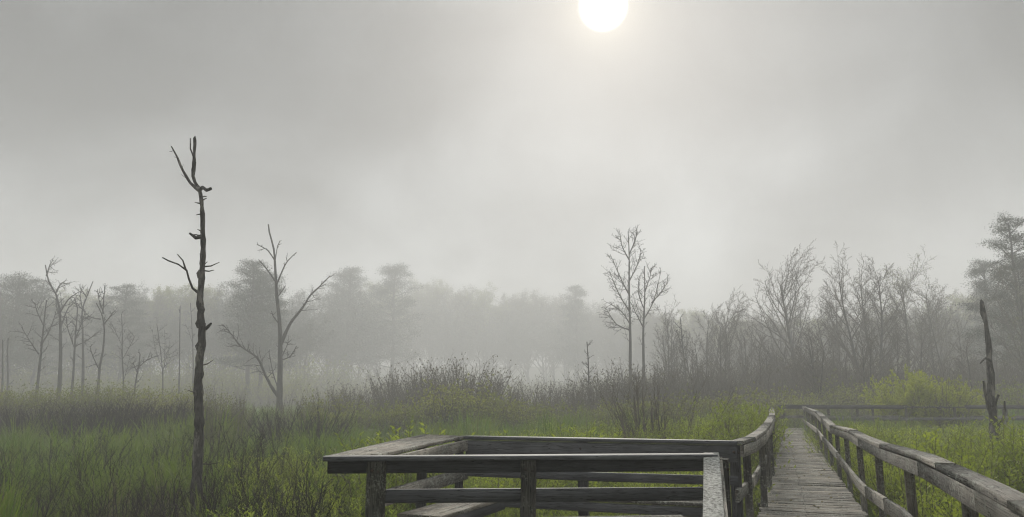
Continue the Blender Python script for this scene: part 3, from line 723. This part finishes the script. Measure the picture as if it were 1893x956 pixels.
def top_of(o):
    z = max([v.co.z for v in o.data.vertices]) if o.type == 'MESH' else 0
    return max([z] + [top_of(c) for c in o.children])
HT = {}
def height(o):
    if o.name not in HT: HT[o.name] = top_of(o)
    return HT[o.name]
def place(proto, x, y, label, cat, group=None, s=1, rz=None, z=0, sz=None):
    c = copy_tree(proto); c.location = (x, y, z); c.rotation_euler = (0, 0, random.uniform(0, 6.28) if rz is None else rz); c.scale = (s, s, s if sz is None else sz)
    tag(c, label, cat, group); return c
B = [bare_tree_proto(14, 1.0, 11), bare_tree_proto(13, 1.35, 12, 50, density=1.15), bare_tree_proto(12, .8, 13, multi=2), bare_tree_proto(11, .9, 14, multi=3, density=.8),
     bare_tree_proto(13, 1.15, 15, 46, leafm='olive', keep=.5, leafsz=.08), bare_tree_proto(12, 1.15, 16, 46, leafm='bud', keep=.8, leafsz=.07), bare_tree_proto(14, .85, 17, mat='birch', leafm='olive', keep=.35, leafsz=.08)]
B += [bare_tree_proto(13, .75, 18, 60), bare_tree_proto(13, .8, 19, 28, multi=2)]
BH = [14, 13, 12, 11, 13, 12, 14]
PN = [pine_proto(20, 21, .13, 34, .95), pine_proto(20, 22, .24, 52, .75), pine_proto(20, 23, .2, 44, .7)]
def at_top(px, ytop, Y, proto, ph, label, cat='tree', group=None, wid=1.0, rz=None):
    """stand a tree at distance Y so that its top reaches the height seen at (px, ytop)"""
    t = D(px, ytop, Y); s = t.z / (height(proto) * .985)
    return place(proto, t.x, Y, label, cat, group, s * wid, rz, 0, s)
random.seed(31)
gR = 'bare and budding trees in the mist on the right'
for px, yt, Y, k, w, lab in (
    (1468, 452, 72, 1, 1.15, 'broad many-limbed bare tree with a rounded crown right of the misty pair'),
    (1575, 452, 62, 0, 1.05, 'tall upright bare tree with dense fine twigs beside the rounded broad one'),
    (1600, 480, 66, 2, 1.0, 'twin-stemmed bare tree close behind the tall upright one'),
    (1655, 465, 74, 4, 1.1, 'budding tree with a round green-tinged crown in the right-hand mist'),
    (1712, 490, 78, 5, 1.0, 'smaller budding tree at the right shoulder of the round green-tinged one'),
    (1345, 530, 76, 1, .9, 'fan-shaped pale bare tree midway between the pair and the broad crown'),
    (1232, 548, 78, 3, 1.0, 'low hazy bare tree directly right of the misty pair'),
    (1300, 560, 80, 2, 1.0, 'cluster of pale thin stems between the pair and the fan-shaped tree'),
    (1405, 600, 58, 3, 1.1, 'low bushy bare tree in front of the gap left of the broad crown'),
    (1500, 580, 50, 3, 1.2, 'dark low twisted tree at the foot of the broad bare crown'),
    (1866, 432, 54, 5, .8, 'pale-barked birch with fine twigs in front of the right-hand pine'),
    (1885, 520, 50, 6, .8, 'shorter pale birch at the right edge below the pine')):
    at_top(px, yt, Y, B[k], BH[k], lab, 'tree', gR, w)
random.seed(32)
for px, yt, Y in ((1250, 590, 66), (1285, 610, 60), (1325, 600, 64), (1370, 590, 70), (1430, 570, 84), (1530, 560, 70), (1545, 520, 86), (1625, 540, 66), (1680, 560, 62), (1740, 560, 70), (1640, 590, 52), (1770, 590, 66), (1790, 620, 50), (1590, 610, 50), (1730, 520, 92), (1690, 500, 96), (1460, 540, 92), (1385, 570, 96)):
    k = random.choice((0, 2, 3, 5, 7, 8, 7)); at_top(px, yt, Y, B[k], 13, 'thin bare tree crowded among the misty right-hand wood', 'tree', 'thin trees crowded in the misty right-hand wood', .9)
# pines
for px, yt, Y, k, w, lab in (
    (1862, 398, 60, 0, .85, 'big dark layered pine rising highest at the right edge'),
    (1893, 470, 78, 1, 1.1, 'pine crowded against the right side of the big right-edge pine'),
    (1815, 480, 84, 2, 1.0, 'fainter pine at the left foot of the big right-edge pine'),
    (36, 505, 112, 1, 1.5, 'broad pine with a rounded top at the far left of the tree line'),
    (82, 512, 114, 0, 1.0, 'narrow pine beside the broad one at the far left'),
    (470, 480, 106, 2, 1.15, 'dark pointed pine behind the lone dead tree, sharpest of the tree line'),
    (492, 500, 112, 1, 1.2, 'lower pine at the right shoulder of the dark pointed one'),
    (236, 522, 122, 0, 1.2, 'pine with a ragged top above the left row of dead trees'),
    (648, 492, 200, 1, 1.2, 'faint round-topped pine left of the middle of the far tree line'),
    (730, 487, 215, 2, 1.3, 'faint pine rising highest over the middle of the far tree line'),
    (1064, 526, 255, 2, 1.0, 'faint small pine top at the right end of the far tree line')):
    at_top(px, yt, Y, PN[k], 20, lab, 'pine tree', 'pines of the far tree line', w)
# far wood: individual trees in rows
FW = [bare_tree_proto(13, 1.5, 41, leafm='bud', keep=1.0, leafsz=.10, density=1.25), bare_tree_proto(13, 1.3, 42, leafm='olive', keep=1.0, leafsz=.10, density=1.25), bare_tree_proto(13, 1.4, 43, leafm='needle', keep=1.0, leafsz=.10, density=1.25)]
sky_line = [(-80, 525), (0, 522), (60, 530), (120, 535), (200, 530), (260, 515), (330, 515), (400, 512), (440, 530), (540, 525), (600, 522), (700, 515), (800, 512), (850, 518), (950, 522), (1010, 526), (1080, 540), (1130, 548), (1250, 560), (1400, 570), (1500, 570), (1600, 560), (1750, 535), (1850, 520), (1990, 510)]
def skyl(px):
    for (a, ya), (b, yb) in zip(sky_line, sky_line[1:]):
        if a <= px <= b: return ya + (yb - ya) * (px - a) / (b - a)
    return 520
random.seed(33)
for row, (d0, dy, step) in enumerate(((0, 0, 44), (9, 26, 40), (-10, 52, 42))):
    px = -60 + row * 17
    while px < 1960:
        Yb = 112 if px < 0 else (158 if px < 560 else (158 + (px - 560) * .7 if px < 760 else (298 if px < 1060 else (298 - (px - 1060) * .45 if px < 1400 else 145))))
        yt = skyl(px) + 2 + dy + random.uniform(-7, 14); k = random.choice((0, 0, 1, 2)) if row < 2 else 2
        at_top(px, yt, Yb + d0 * 1.5 + random.uniform(-4, 4), FW[k], 13, 'faint full-crowned misty tree of the far wood ' + where(px, WF), 'tree', 'faint trees of the far wood ' + where(px, WF), random.uniform(1.0, 1.35)); px += step * random.uniform(.8, 1.2)

# ------------------------------------------------------------------ shrubs
def shrub_proto(h, nst, seed, leafm, per, Ln, Wd, name='shrub', spread=.5, stemr=.012, lean=.35, keep=1., twn=5, mat='twig', lv3=3, fan=.6, spr=.05):
    random.seed(seed); root = bpy.data.objects.new(name, None); mb = MB(); tips = []
    c = dict(K=[6, 4, 3], n=[twn, lv3], ang=[28, 32], ratio=[.42, .5], wob=[.08, .12, .14], up=[.05, .06, .05], tmin=[.25, .15], sides=[4, 3, 3], rmin=.0035, sh=.5)
    for i in range(nst):
        az = random.uniform(0, 6.28); rr = spread * math.sqrt(random.random()); ln = lean * rr / spread
        p = Vector((math.cos(az) * rr * fan, math.sin(az) * rr * fan, -.08)); d = Vector((math.cos(az) * ln, math.sin(az) * ln, 1)).normalized()
        grow(mb, p, d, h * random.uniform(.6, 1.0) * .85, stemr * random.uniform(.7, 1.3), 0, c, tips)
    a = mb.build('stems', M[mat], 'proto'); a.parent = root
    if leafm:
        lf = MB(); leafset(lf, tips, per, Ln, Wd, spreadr=spr, keep=keep); b = lf.build('foliage', M[leafm], 'proto'); b.parent = root
    return root
SH = dict(
    hedge=[shrub_proto(3.0, 60, s, 'olive', 1, .11, .06, spread=1.5, stemr=.016, keep=.8, spr=.08) for s in (51, 52, 53)],
    brown=[shrub_proto(3.0, 38, s, 'bud', 1, .07, .05, spread=1.2, stemr=.019, lean=.45, keep=.25, twn=6, spr=.03) for s in (54, 55, 56)],
    dark=[shrub_proto(2.4, 90, s, None, 0, 0, 0, spread=1.5, stemr=.016, lean=.5, twn=6, mat='twigdark') for s in (63, 64)],
    bare=[shrub_proto(3.0, 26, s, None, 0, 0, 0, spread=.9, stemr=.020, lean=.6, twn=7) for s in (57, 58)],
    mixed=[shrub_proto(2.2, 50, s, 'olive', 1, .10, .05, spread=1.2, stemr=.013, keep=.9) for s in (59, 60)],
    yellow=[shrub_proto(2.9, 130, 61, 'yellow', 3, .11, .08, spread=1.7, stemr=.014, lean=.75, twn=6)],
    green=[shrub_proto(2.0, 60, 62, 'leaf', 2, .08, .035, spread=.9, stemr=.010)],
)
def shrub(kind, px, ytop, Y, label, group, wid=1.0, h=3.0, name='shrub', cat='shrub'):
    pr = random.choice(SH[kind]); t = D(px, ytop, Y); s = max(.25, t.z / (height(pr) * .96)); z = gz(t.x, Y) if abs(t.x) < 90 else 0
    c = place(pr, t.x, Y, label, cat, group, s * wid, None, z, s); return c
random.seed(70)
for row, (f, hh) in enumerate(((.80, 5.5), (.92, 8.0), (1.04, 10.5))):
    px = -70 + row * 9
    while px < 1970:
        Yb = 130 if px < 560 else (130 + (px - 560) * .6 if px < 760 else (250 if px < 1060 else (250 - (px - 1060) * .38 if px < 1400 else 118)))
        Yb *= f; x = D(px, 700, Yb).x; s_ = hh * random.uniform(.75, 1.2) / 3.6
        place(random.choice(SH['hedge']), x, Yb + random.uniform(-3, 3), 'dim low tree filling the foot of the far wood ' + where(px, WF), 'small tree', 'dim low trees at the foot of the far wood ' + where(px, WF), s_ * 1.25, None, 0, s_)
        px += random.uniform(.8, 1.2) * (2.6 * s_ * 1.25) / Yb * F * .55
random.seed(71)
g1 = 'willow shrubs of the long thicket on the left'
def prof(px, tab):
    for (a, ya), (b, yb) in zip(tab, tab[1:]):
        if a <= px <= b: return ya + (yb - ya) * (px - a) / (b - a)
    return tab[-1][1]
px = -60
while px < 440:
    shrub('hedge', px, prof(px, [(-60, 712), (80, 712), (200, 706), (330, 704), (400, 722), (440, 742)]) + random.uniform(-5, 6), 44 + random.uniform(-3, 3), 'olive-topped willow shrub of the long thicket ' + ('left' if px < 366 else 'right') + ' of the tall near trunk', g1 + (' left' if px < 366 else ' right') + ' of the near trunk', 1.0)
    px += random.uniform(20, 30)
for px, yt, Y in ((-20, 738, 37), (30, 744, 38), (75, 742, 37), (115, 736, 38), (172, 740, 36), (205, 733, 37), (235, 735, 36), (270, 732, 37), (300, 742, 36), (345, 745, 37), (392, 752, 38), (560, 742, 33)):
    shrub('dark', px, yt - 7, Y - 3, 'dark leafless shrub fronting the thicket ' + where(px, WS), 'dark shrubs fronting the thicket ' + where(px, WS), 1.3)  # dark bushes whose stem colour also stands in for shade beneath the hedge
# centre scrub
g2 = 'grey-brown leafless shrubs of the scrub in the middle'
tab = [(430, 722), (560, 735), (640, 700), (700, 692), (760, 668), (800, 658), (860, 645), (900, 664), (960, 682), (1020, 694), (1080, 690), (1120, 664), (1180, 660), (1240, 668), (1330, 676), (1420, 655), (1500, 640), (1600, 650), (1700, 668), (1800, 650), (1920, 640)]
px = 560
while px < 1930:
    Y = 50 if px < 1200 else (50 + min(9, (px - 1200) * .03))
    shrub('brown', px, prof(px, tab) + random.choice((-8, 0, 6, 22, 34)) + random.uniform(-5, 8), Y + random.uniform(-6, 6), 'grey-brown leafless shrub of the scrub ' + where(px, WS), 'grey-brown leafless shrubs ' + where(px, WS), 1.05)
    px += random.uniform(13, 22)
px = 600
while px < 1930:
    shrub('mixed', px, prof(px, tab) + 62 + random.uniform(-22, 16), 39 if px < 1430 else 49 + random.uniform(-4, 3), 'low greening shrub fronting the scrub ' + where(px, WS), 'greening low shrubs fronting the scrub ' + where(px, WS), 1.1, 2.2)
    px += random.uniform(18, 30)
for px in range(1210, 1910, 24):
    shrub('bare', px + random.uniform(-8, 8), prof(px, tab) - 20 + random.uniform(-14, 30), 54 + random.uniform(-6, 8), 'tall bare spreading shrub in the misty scrub ' + where(px, WS), 'tall bare shrubs in the scrub ' + where(px, WS))
random.seed(72)
shrub('yellow', 1690, 676, 37.5, 'bright yellow-green rounded shrub beyond the far railing', None, .72, 2.9)
shrub('yellow', 1740, 700, 39, 'lower yellow-green shrub merging into the right side of the bright one', None, .7, 2.9)
shrub('bare', 1728, 668, 36.8, 'bare upright stems rising through the yellow-green shrub', None, .7)
shrub('mixed', 598, 722, 36, 'upright green shrub tuft left of the platform counter and beyond the grass', None, .8, 2.2)
shrub('brown', 560, 715, 37, 'small bare brown shrub left of the upright green tuft', None, .7)
shrub('bare', 1210, 668, 21, 'wiry bare shrub rising behind the middle of the back railing', None, .8)
shrub('bare', 1195, 700, 24, 'low wiry bare shrub next to the taller one behind the back railing', None, .8)
shrub('green', 1352, 738, 17, 'tall leafy green shrub against the left boardwalk railing', None, .75, 2.0)
shrub('green', 1388, 748, 22, 'leafy green shrub further along the left boardwalk railing', None, .7, 2.0)
shrub('bare', 452, 722, 30, 'thin leafless sapling between the near trunk and the lone dead tree', None, .35)
shrub('bare', 398, 690, 25, 'thin leafless sapling just right of the near trunk', None, .22)
shrub('bare', 452, 712, 34, 'thin forked leafless sapling left of the lone dead tree base', None, .3)
shrub('bare', 498, 738, 33, 'low bare forked stem at the foot of the lone dead tree', None, .4)
# near thin twiggy saplings
random.seed(73)
SAP = [shrub_proto(1.9, 7, s, 'bud', 1, .03, .02, name='sapling', spread=.3, stemr=.011, lean=.5, keep=.15, twn=8, fan=.8, mat='twigdark') for s in (81, 82, 83)]
for px, yt, Y in ((60, 850, 13), (130, 800, 16), (200, 815, 15), (250, 840, 13), (305, 850, 12.5), (330, 800, 17), (395, 790, 16), (430, 770, 18), (440, 820, 13), (480, 790, 15), (500, 830, 12), (540, 800, 16), (570, 830, 12), (610, 815, 14), (160, 860, 11.5), (20, 820, 15),
                   (455, 850, 11), (385, 850, 12), (90, 790, 19), (290, 790, 19), (270, 860, 12), (315, 780, 20), (420, 800, 14), (465, 790, 17), (515, 775, 20), (555, 855, 10.5), (600, 850, 11), (180, 780, 21), (40, 800, 20), (245, 800, 18), (410, 860, 10.8), (500, 865, 10.2), (585, 790, 19), (530, 860, 10.5), (340, 860, 11), (225, 870, 11), (645, 870, 11)):
    t = D(px, yt, Y); sp0 = random.choice(SAP); s = max(.4, t.z / height(sp0))
    place(sp0, t.x, Y, 'thin bare twiggy sapling in the near grass ' + where(px, WS), 'sapling', 'bare saplings in the near grass ' + where(px, WS), s)

# ------------------------------------------------------------------ ground cover (uncountable)
def scatter(name, protos, pts, label, cat):
    """pts rows: x, y, z, scale, index"""
    col = bpy.data.collections.new(name + '_sources')
    for p in protos: col.objects.link(p)
    P = np.array(pts, np.float32); me = bpy.data.meshes.new(name); me.vertices.add(len(P)); me.vertices.foreach_set('co', P[:, :3].ravel())
    a = me.attributes.new('scl', 'FLOAT', 'POINT'); a.data.foreach_set('value', P[:, 3])
    a = me.attributes.new('idx', 'INT', 'POINT'); a.data.foreach_set('value', P[:, 4].astype(np.int32))
    a = me.attributes.new('rot', 'FLOAT_VECTOR', 'POINT')
    rot = np.stack([RNG.normal(0, .10, len(P)), RNG.normal(0, .10, len(P)), RNG.uniform(0, 6.28, len(P))], 1).astype(np.float32); a.data.foreach_set('vector', rot.ravel())
    o = bpy.data.objects.new(name, me); COL.objects.link(o)
    ng = bpy.data.node_groups.new(name, 'GeometryNodeTree')
    ng.interface.new_socket('Geometry', in_out='INPUT', socket_type='NodeSocketGeometry'); ng.interface.new_socket('Geometry', in_out='OUTPUT', socket_type='NodeSocketGeometry')
    N = ng.nodes; L = ng.links; gi = N.new('NodeGroupInput'); go = N.new('NodeGroupOutput')
    ci = N.new('GeometryNodeCollectionInfo'); ci.inputs['Collection'].default_value = col; ci.inputs['Separate Children'].default_value = True; ci.inputs['Reset Children'].default_value = True
    ip = N.new('GeometryNodeInstanceOnPoints'); ip.inputs['Pick Instance'].default_value = True
    def na(n_, t):
        x = N.new('GeometryNodeInputNamedAttribute'); x.data_type = t; x.inputs['Name'].default_value = n_; return x.outputs['Attribute']
    L.new(gi.outputs[0], ip.inputs['Points']); L.new(ci.outputs[0], ip.inputs['Instance']); L.new(na('idx', 'INT'), ip.inputs['Instance Index'])
    e2 = N.new('FunctionNodeEulerToRotation'); L.new(na('rot', 'FLOAT_VECTOR'), e2.inputs[0]); L.new(e2.outputs[0], ip.inputs['Rotation'])
    L.new(na('scl', 'FLOAT'), ip.inputs['Scale']); L.new(ip.outputs[0], go.inputs[0])
    md = o.modifiers.new('scatter', 'NODES'); md.node_group = ng
    return tag(o, label, cat, kind='stuff')
def grass_proto(h, n, rad, mat, seed, w=.012, droop=.5):
    r = np.random.default_rng(seed); az = r.uniform(0, 6.28, n); rr = rad * np.sqrt(r.random(n)); L_ = h * r.uniform(.5, 1.1, n)
    b = np.stack([np.cos(az) * rr, np.sin(az) * rr, np.full(n, -.04)], 1); a2 = az + r.normal(0, .8, n)
    out = np.stack([np.cos(a2), np.sin(a2), np.zeros(n)], 1); bend = r.uniform(.05, droop, n)[:, None]
    side = np.stack([-np.sin(a2 + r.normal(0, .7, n)), np.cos(a2), np.zeros(n)], 1); rows = []
    for t, wd in ((0, 1), (.4, .9), (.75, .6), (1, .08)):
        c = b + out * (bend * L_[:, None] * t * t) + np.array([0, 0, 1]) * (L_[:, None] * (t - .25 * bend * t * t * 1.2)); rows += [c - side * w * wd / 2, c + side * w * wd / 2]
    V = np.stack(rows, 1); base = (np.arange(n) * 8)[:, None]
    q = np.concatenate([base + np.array([[0, 1, 3, 2]]) + 2 * k for k in range(3)])
    mb = MB(); mb.quads(V.reshape(-1, 3), q); return mb.build('grass_tuft', M[mat], 'proto')
def near_walk(x, y, m=.12):
    if -3 < y < YF + 2 and lineL(y) - m < x < lineR(y) + m: return True
    if YF - .2 < y < YF + 1.8 and lineL(YF) - .3 < x < 34: return True
    return False
def near_plat(x, y, m=.1):
    return FL.x - m - .2 < x < BR.x + .3 and FL.y - m < y < BLo.y + m and y < 9.9
random.seed(91)
gp = [grass_proto(.55, 80, .26, 'grass', 1, .018), grass_proto(.75, 70, .22, 'grass', 2, .02, .8), grass_proto(.4, 80, .32, 'grass', 3, .018), grass_proto(.95, 60, .26, 'grass', 4, .018, .5)]
from mathutils import noise as mn
def clump(x, y, f=.5): return mn.noise(Vector((x * f, y * f * .8, 3.3)))
pts = []
def fill(n, y0, y1, pw, fn, out):
    for _ in range(n):
        y = y0 + (y1 - y0) * random.random() ** pw; half = y * .74 + 4; x = random.uniform(-half, half); fn(x, y, out)
def g_near(x, y, out):
    if near_walk(x, y) : return
    s = random.uniform(.6, 1.15) * (1 + .9 * clump(x, y))
    if near_plat(x, y): s *= .6
    if 10.5 < y < 14.6 and abs(x - y * (-.415)) < .55: s *= .35
    out.append((x, y, gz(x, y), s, random.randrange(4)))
fill(5200, 2, 26, .75, g_near, pts)
def g_far(x, y, out):
    if near_walk(x, y): return
    out.append((x, y, gz(x, y), random.uniform(.9, 1.7) * (1 + .8 * clump(x, y, .35)), random.randrange(4)))
fill(7500, 24, 62, .8, g_far, pts); fill(3000, 60, 110, 1, g_far, pts)
scatter('marsh_grass', gp, pts, 'green marsh grass in tussocks covering the wet ground', 'grass')
# fresh tall tussocks in clumps
tp_ = [grass_proto(1.15, 120, .22, 'tussock', 7, .022, .9), grass_proto(.95, 130, .28, 'tussock', 8, .02, .7)]
random.seed(96); pts = []
def tus(x, y, out):
    if near_walk(x, y, .3) or near_plat(x, y, .3): return
    if clump(x - 12, y, .28) > .02 + random.gauss(0, .10): out.append((x, y, gz(x, y), random.uniform(.6, 1.05) * (1 if x < 0 else .75), random.randrange(2)))
fill(1500, 9, 48, .8, tus, pts)
scatter('tussock_grass', tp_, pts, 'fresh bright green arching grass tussocks standing in clumps', 'grass')
# dry tan tufts
dp_ = [grass_proto(.75, 50, .22, 'tan', 5, .008, .5), grass_proto(.95, 32, .2, 'tan', 6, .008, .3)]
pts = []
def dry(x, y, out):
    if near_walk(x, y) or near_plat(x, y): return
    v = math.sin(x * .45 + 2) * math.cos(y * .3 + x * .12) + random.gauss(0, .35)
    if v > (.42 if y < 22 else .62): out.append((x, y, gz(x, y), random.uniform(.7, 1.25), random.randrange(2)))
fill(5000, 6, 60, .85, dry, pts)
scatter('dry_grass', dp_, pts, 'tan dead grass and stalks mixed through the green marsh', 'dry grass')
# brown tangled brush between the tussocks
def brush_proto(h, n, seed):
    random.seed(seed); mb = MB(); c = dict(K=[5, 4, 3], n=[4, 3], ang=[35, 35], ratio=[.45, .5], wob=[.12, .14, .16], up=[.04, .04, .03], tmin=[.25, .2], sides=[3, 3, 3], rmin=.003)
    for i in range(n): grow(mb, Vector((random.gauss(0, .22), random.gauss(0, .22), -.04)), Vector((random.gauss(0, .3), random.gauss(0, .3), 1)).normalized(), h * random.uniform(.5, 1), .008, 0, c)
    return mb.build('brush', M['twigdark'], 'proto')
bp_ = [brush_proto(1.3, 14, 111), brush_proto(1.0, 18, 112), brush_proto(1.6, 9, 113)]
random.seed(94); pts = []
def br_(x, y, out):
    if near_walk(x, y, .4) or near_plat(x, y, .3): return
    if clump(x + 30, y, .3) > .02 + random.gauss(0, .12): out.append((x, y, gz(x, y), random.uniform(.6, 1.05), random.randrange(3)))
fill(1000, 8, 44, .8, br_, pts)
scatter('brush', bp_, pts, 'low tangled brown brush growing between the grass tussocks', 'brush')
# leafy willow shoots
def shoot_proto(h, n, seed, spread=.35):
    random.seed(seed); mb = MB(); lf = MB()
    P = []; Dd = []; Ls = []
    for i in range(n):
        az = random.uniform(0, 6.28); rr = spread * math.sqrt(random.random()); d = Vector((math.cos(az) * .22 * random.random(), math.sin(az) * .22 * random.random(), 1)).normalized()
        p = Vector((math.cos(az) * rr, math.sin(az) * rr, -.05)); L_ = h * random.uniform(.55, 1.0); pts_ = [p]
        for k in range(5): d = (d + Vector((random.gauss(0, .05), random.gauss(0, .05), .03))).normalized(); pts_.append(pts_[-1] + d * L_ / 5)
        mb.tube(pts_, [.006, .0055, .005, .004, .003, .002], 3)
        lines = [(pts_, .30)]
        for _ in range(random.randint(2, 4)):
            f = random.uniform(1.2, 4.2); k = int(f); q = pts_[k].lerp(pts_[k + 1], f - k); dd = rdir(d, R(35)); l2 = L_ * random.uniform(.15, .32)
            pp = [q, q + dd * l2 * .5, q + (dd + Vector((0, 0, .2))).normalized() * l2]; mb.tube(pp, [.004, .003, .002], 3); lines.append((pp, .1))
        for ln, t0 in lines:
            tot = sum((b - a).length for a, b in zip(ln, ln[1:])); m_ = int(tot * (1 - t0) / .028)
            for j in range(m_):
                t = t0 + (1 - t0) * (j + random.random()) / m_; f = t * (len(ln) - 1); k = min(int(f), len(ln) - 2); q = ln[k].lerp(ln[k + 1], f - k)
                a_ = random.uniform(0, 6.28); P.append(tuple(q)); Dd.append((math.cos(a_), math.sin(a_), .75)); Ls.append(random.uniform(.05, .095))
    lf.leaves(P, Dd, np.array(Ls), np.array(Ls) * .34)
    mb.flush(); n0 = len(mb.Q) and sum(len(q) for q in mb.Q)
    for v, q in zip(lf.V, lf.Q): mb.quads(v, q)
    o = mb.build('willow_shoots', M['twig'], 'proto'); o.data.materials.append(M['leaf'])
    mi = np.zeros(len(o.data.polygons), np.int32); mi[n0:] = 1; o.data.polygons.foreach_set('material_index', mi); return o
sp_ = [shoot_proto(1.5, 16, 101), shoot_proto(1.7, 14, 102), shoot_proto(1.3, 18, 103), shoot_proto(1.9, 12, 104)]
random.seed(92); pts = []
def top_ok(x, y, s, lim):                 # how high the shoots stand in each part of the marsh
    return s
for _ in range(2600):                      # right of the boardwalk
    y = 3.5 + 29 * random.random() ** .8; x = lineR(y) + .35 + random.random() ** 1.1 * (6 + y * .75)
    if near_walk(x, y, .62 if y < 14 else .35): continue
    s = random.uniform(.7, 1.25) * (1 + .5 * clump(x, y, .6)); lim = (2.5 - (783 - 727) / 1400 * y + .12 * clump(x, y, .9)) / 1.62; s = min(s, lim * random.uniform(.7, 1.03)); s *= (.9 if y < 9 else 1)
    if clump(x + 9, y, .45) < -.32: continue
    pts.append((x, y, gz(x, y), s, random.randrange(4)))
for _ in range(1500):                      # between platform and scrub
    y = 10.1 + 19 * random.random() ** .9; x = random.uniform(-1.5 + y * .02, lineL(y) - .35)
    if near_walk(x, y, .5 if y < 16 else .3) or near_plat(x, y, .2): continue
    u = (x / y + .05) / .42
    if random.random() > .25 + .9 * u: continue
    s = random.uniform(.55, .85) + .22 * max(0, u); pts.append((x, y, gz(x, y), s, random.randrange(4)))
for _ in range(520):                       # left of the platform, thinning out
    y = 6 + 12 * random.random(); x = -y * random.uniform(.10, .36) - .3
    if near_plat(x, y, .3): continue
    if random.random() > 1.15 + x / y * 2.6: continue
    if 9 < y < 14.8 and abs(x + y * .415) < .8: continue
    pts.append((x, y, gz(x, y), random.uniform(.5, .8), random.randrange(4)))
for px, py, Y in ((755, 765, 13), (775, 768, 13.2), (790, 775, 12.6), (955, 778, 12.5), (720, 785, 12), (1080, 765, 15), (1100, 770, 15)):
    t = D(px, py, Y); pts.append((t.x, Y, 0, t.z / 1.55, 0))
scatter('willow_shoots', sp_, pts, 'yellow-green leafy willow shoots crowding round the boardwalk and platform', 'undergrowth')

# dead leaves on the planks
random.seed(95); lb = MB(); P = []; Dd = []
for _ in range(420):
    y = 2.5 + 28 * random.random() ** 1.2; e = random.random(); e = e ** 2.2 if random.random() < .5 else 1 - e ** 2.2
    P.append((lineL(y) + .04 + 1.14 * e, y, DZ + .009)); a_ = random.uniform(0, 6.28); Dd.append((math.cos(a_), math.sin(a_), random.uniform(.0, .12)))
lb.leaves(P, Dd, RNG.uniform(.03, .07, len(P)), RNG.uniform(.015, .03, len(P)), .1)
tag(lb.build('leaf_litter', M['tan']), 'scattered dead leaves lying on the boardwalk planks', 'leaf litter', kind='stuff')

# ------------------------------------------------------------------ haze
def haze():
    mb = MB(); x0, x1, y0, y1, z0, z1 = -520, 520, -220, 720, -1.6, 52
    V = [(x, y, z) for z in (z0, z1) for y in (y0, y1) for x in (x0, x1)]
    q = [(0, 2, 3, 1), (4, 5, 7, 6), (0, 1, 5, 4), (1, 3, 7, 5), (3, 2, 6, 7), (2, 0, 4, 6)]
    mb.quads(V, q)
    m = bpy.data.materials.new('haze_air'); m.use_nodes = True; nt = m.node_tree; nt.nodes.clear()
    out = nt.nodes.new('ShaderNodeOutputMaterial'); v = nt.nodes.new('ShaderNodeVolumePrincipled')
    v.inputs['Density'].default_value = .0044; v.inputs['Color'].default_value = (.97, .975, .98, 1); v.inputs['Anisotropy'].default_value = .15
    nt.links.new(v.outputs[0], out.inputs['Volume'])
    o = mb.build('haze', m); tag(o, 'thin grey mist filling the air over the marsh', 'haze', kind='stuff')
haze()
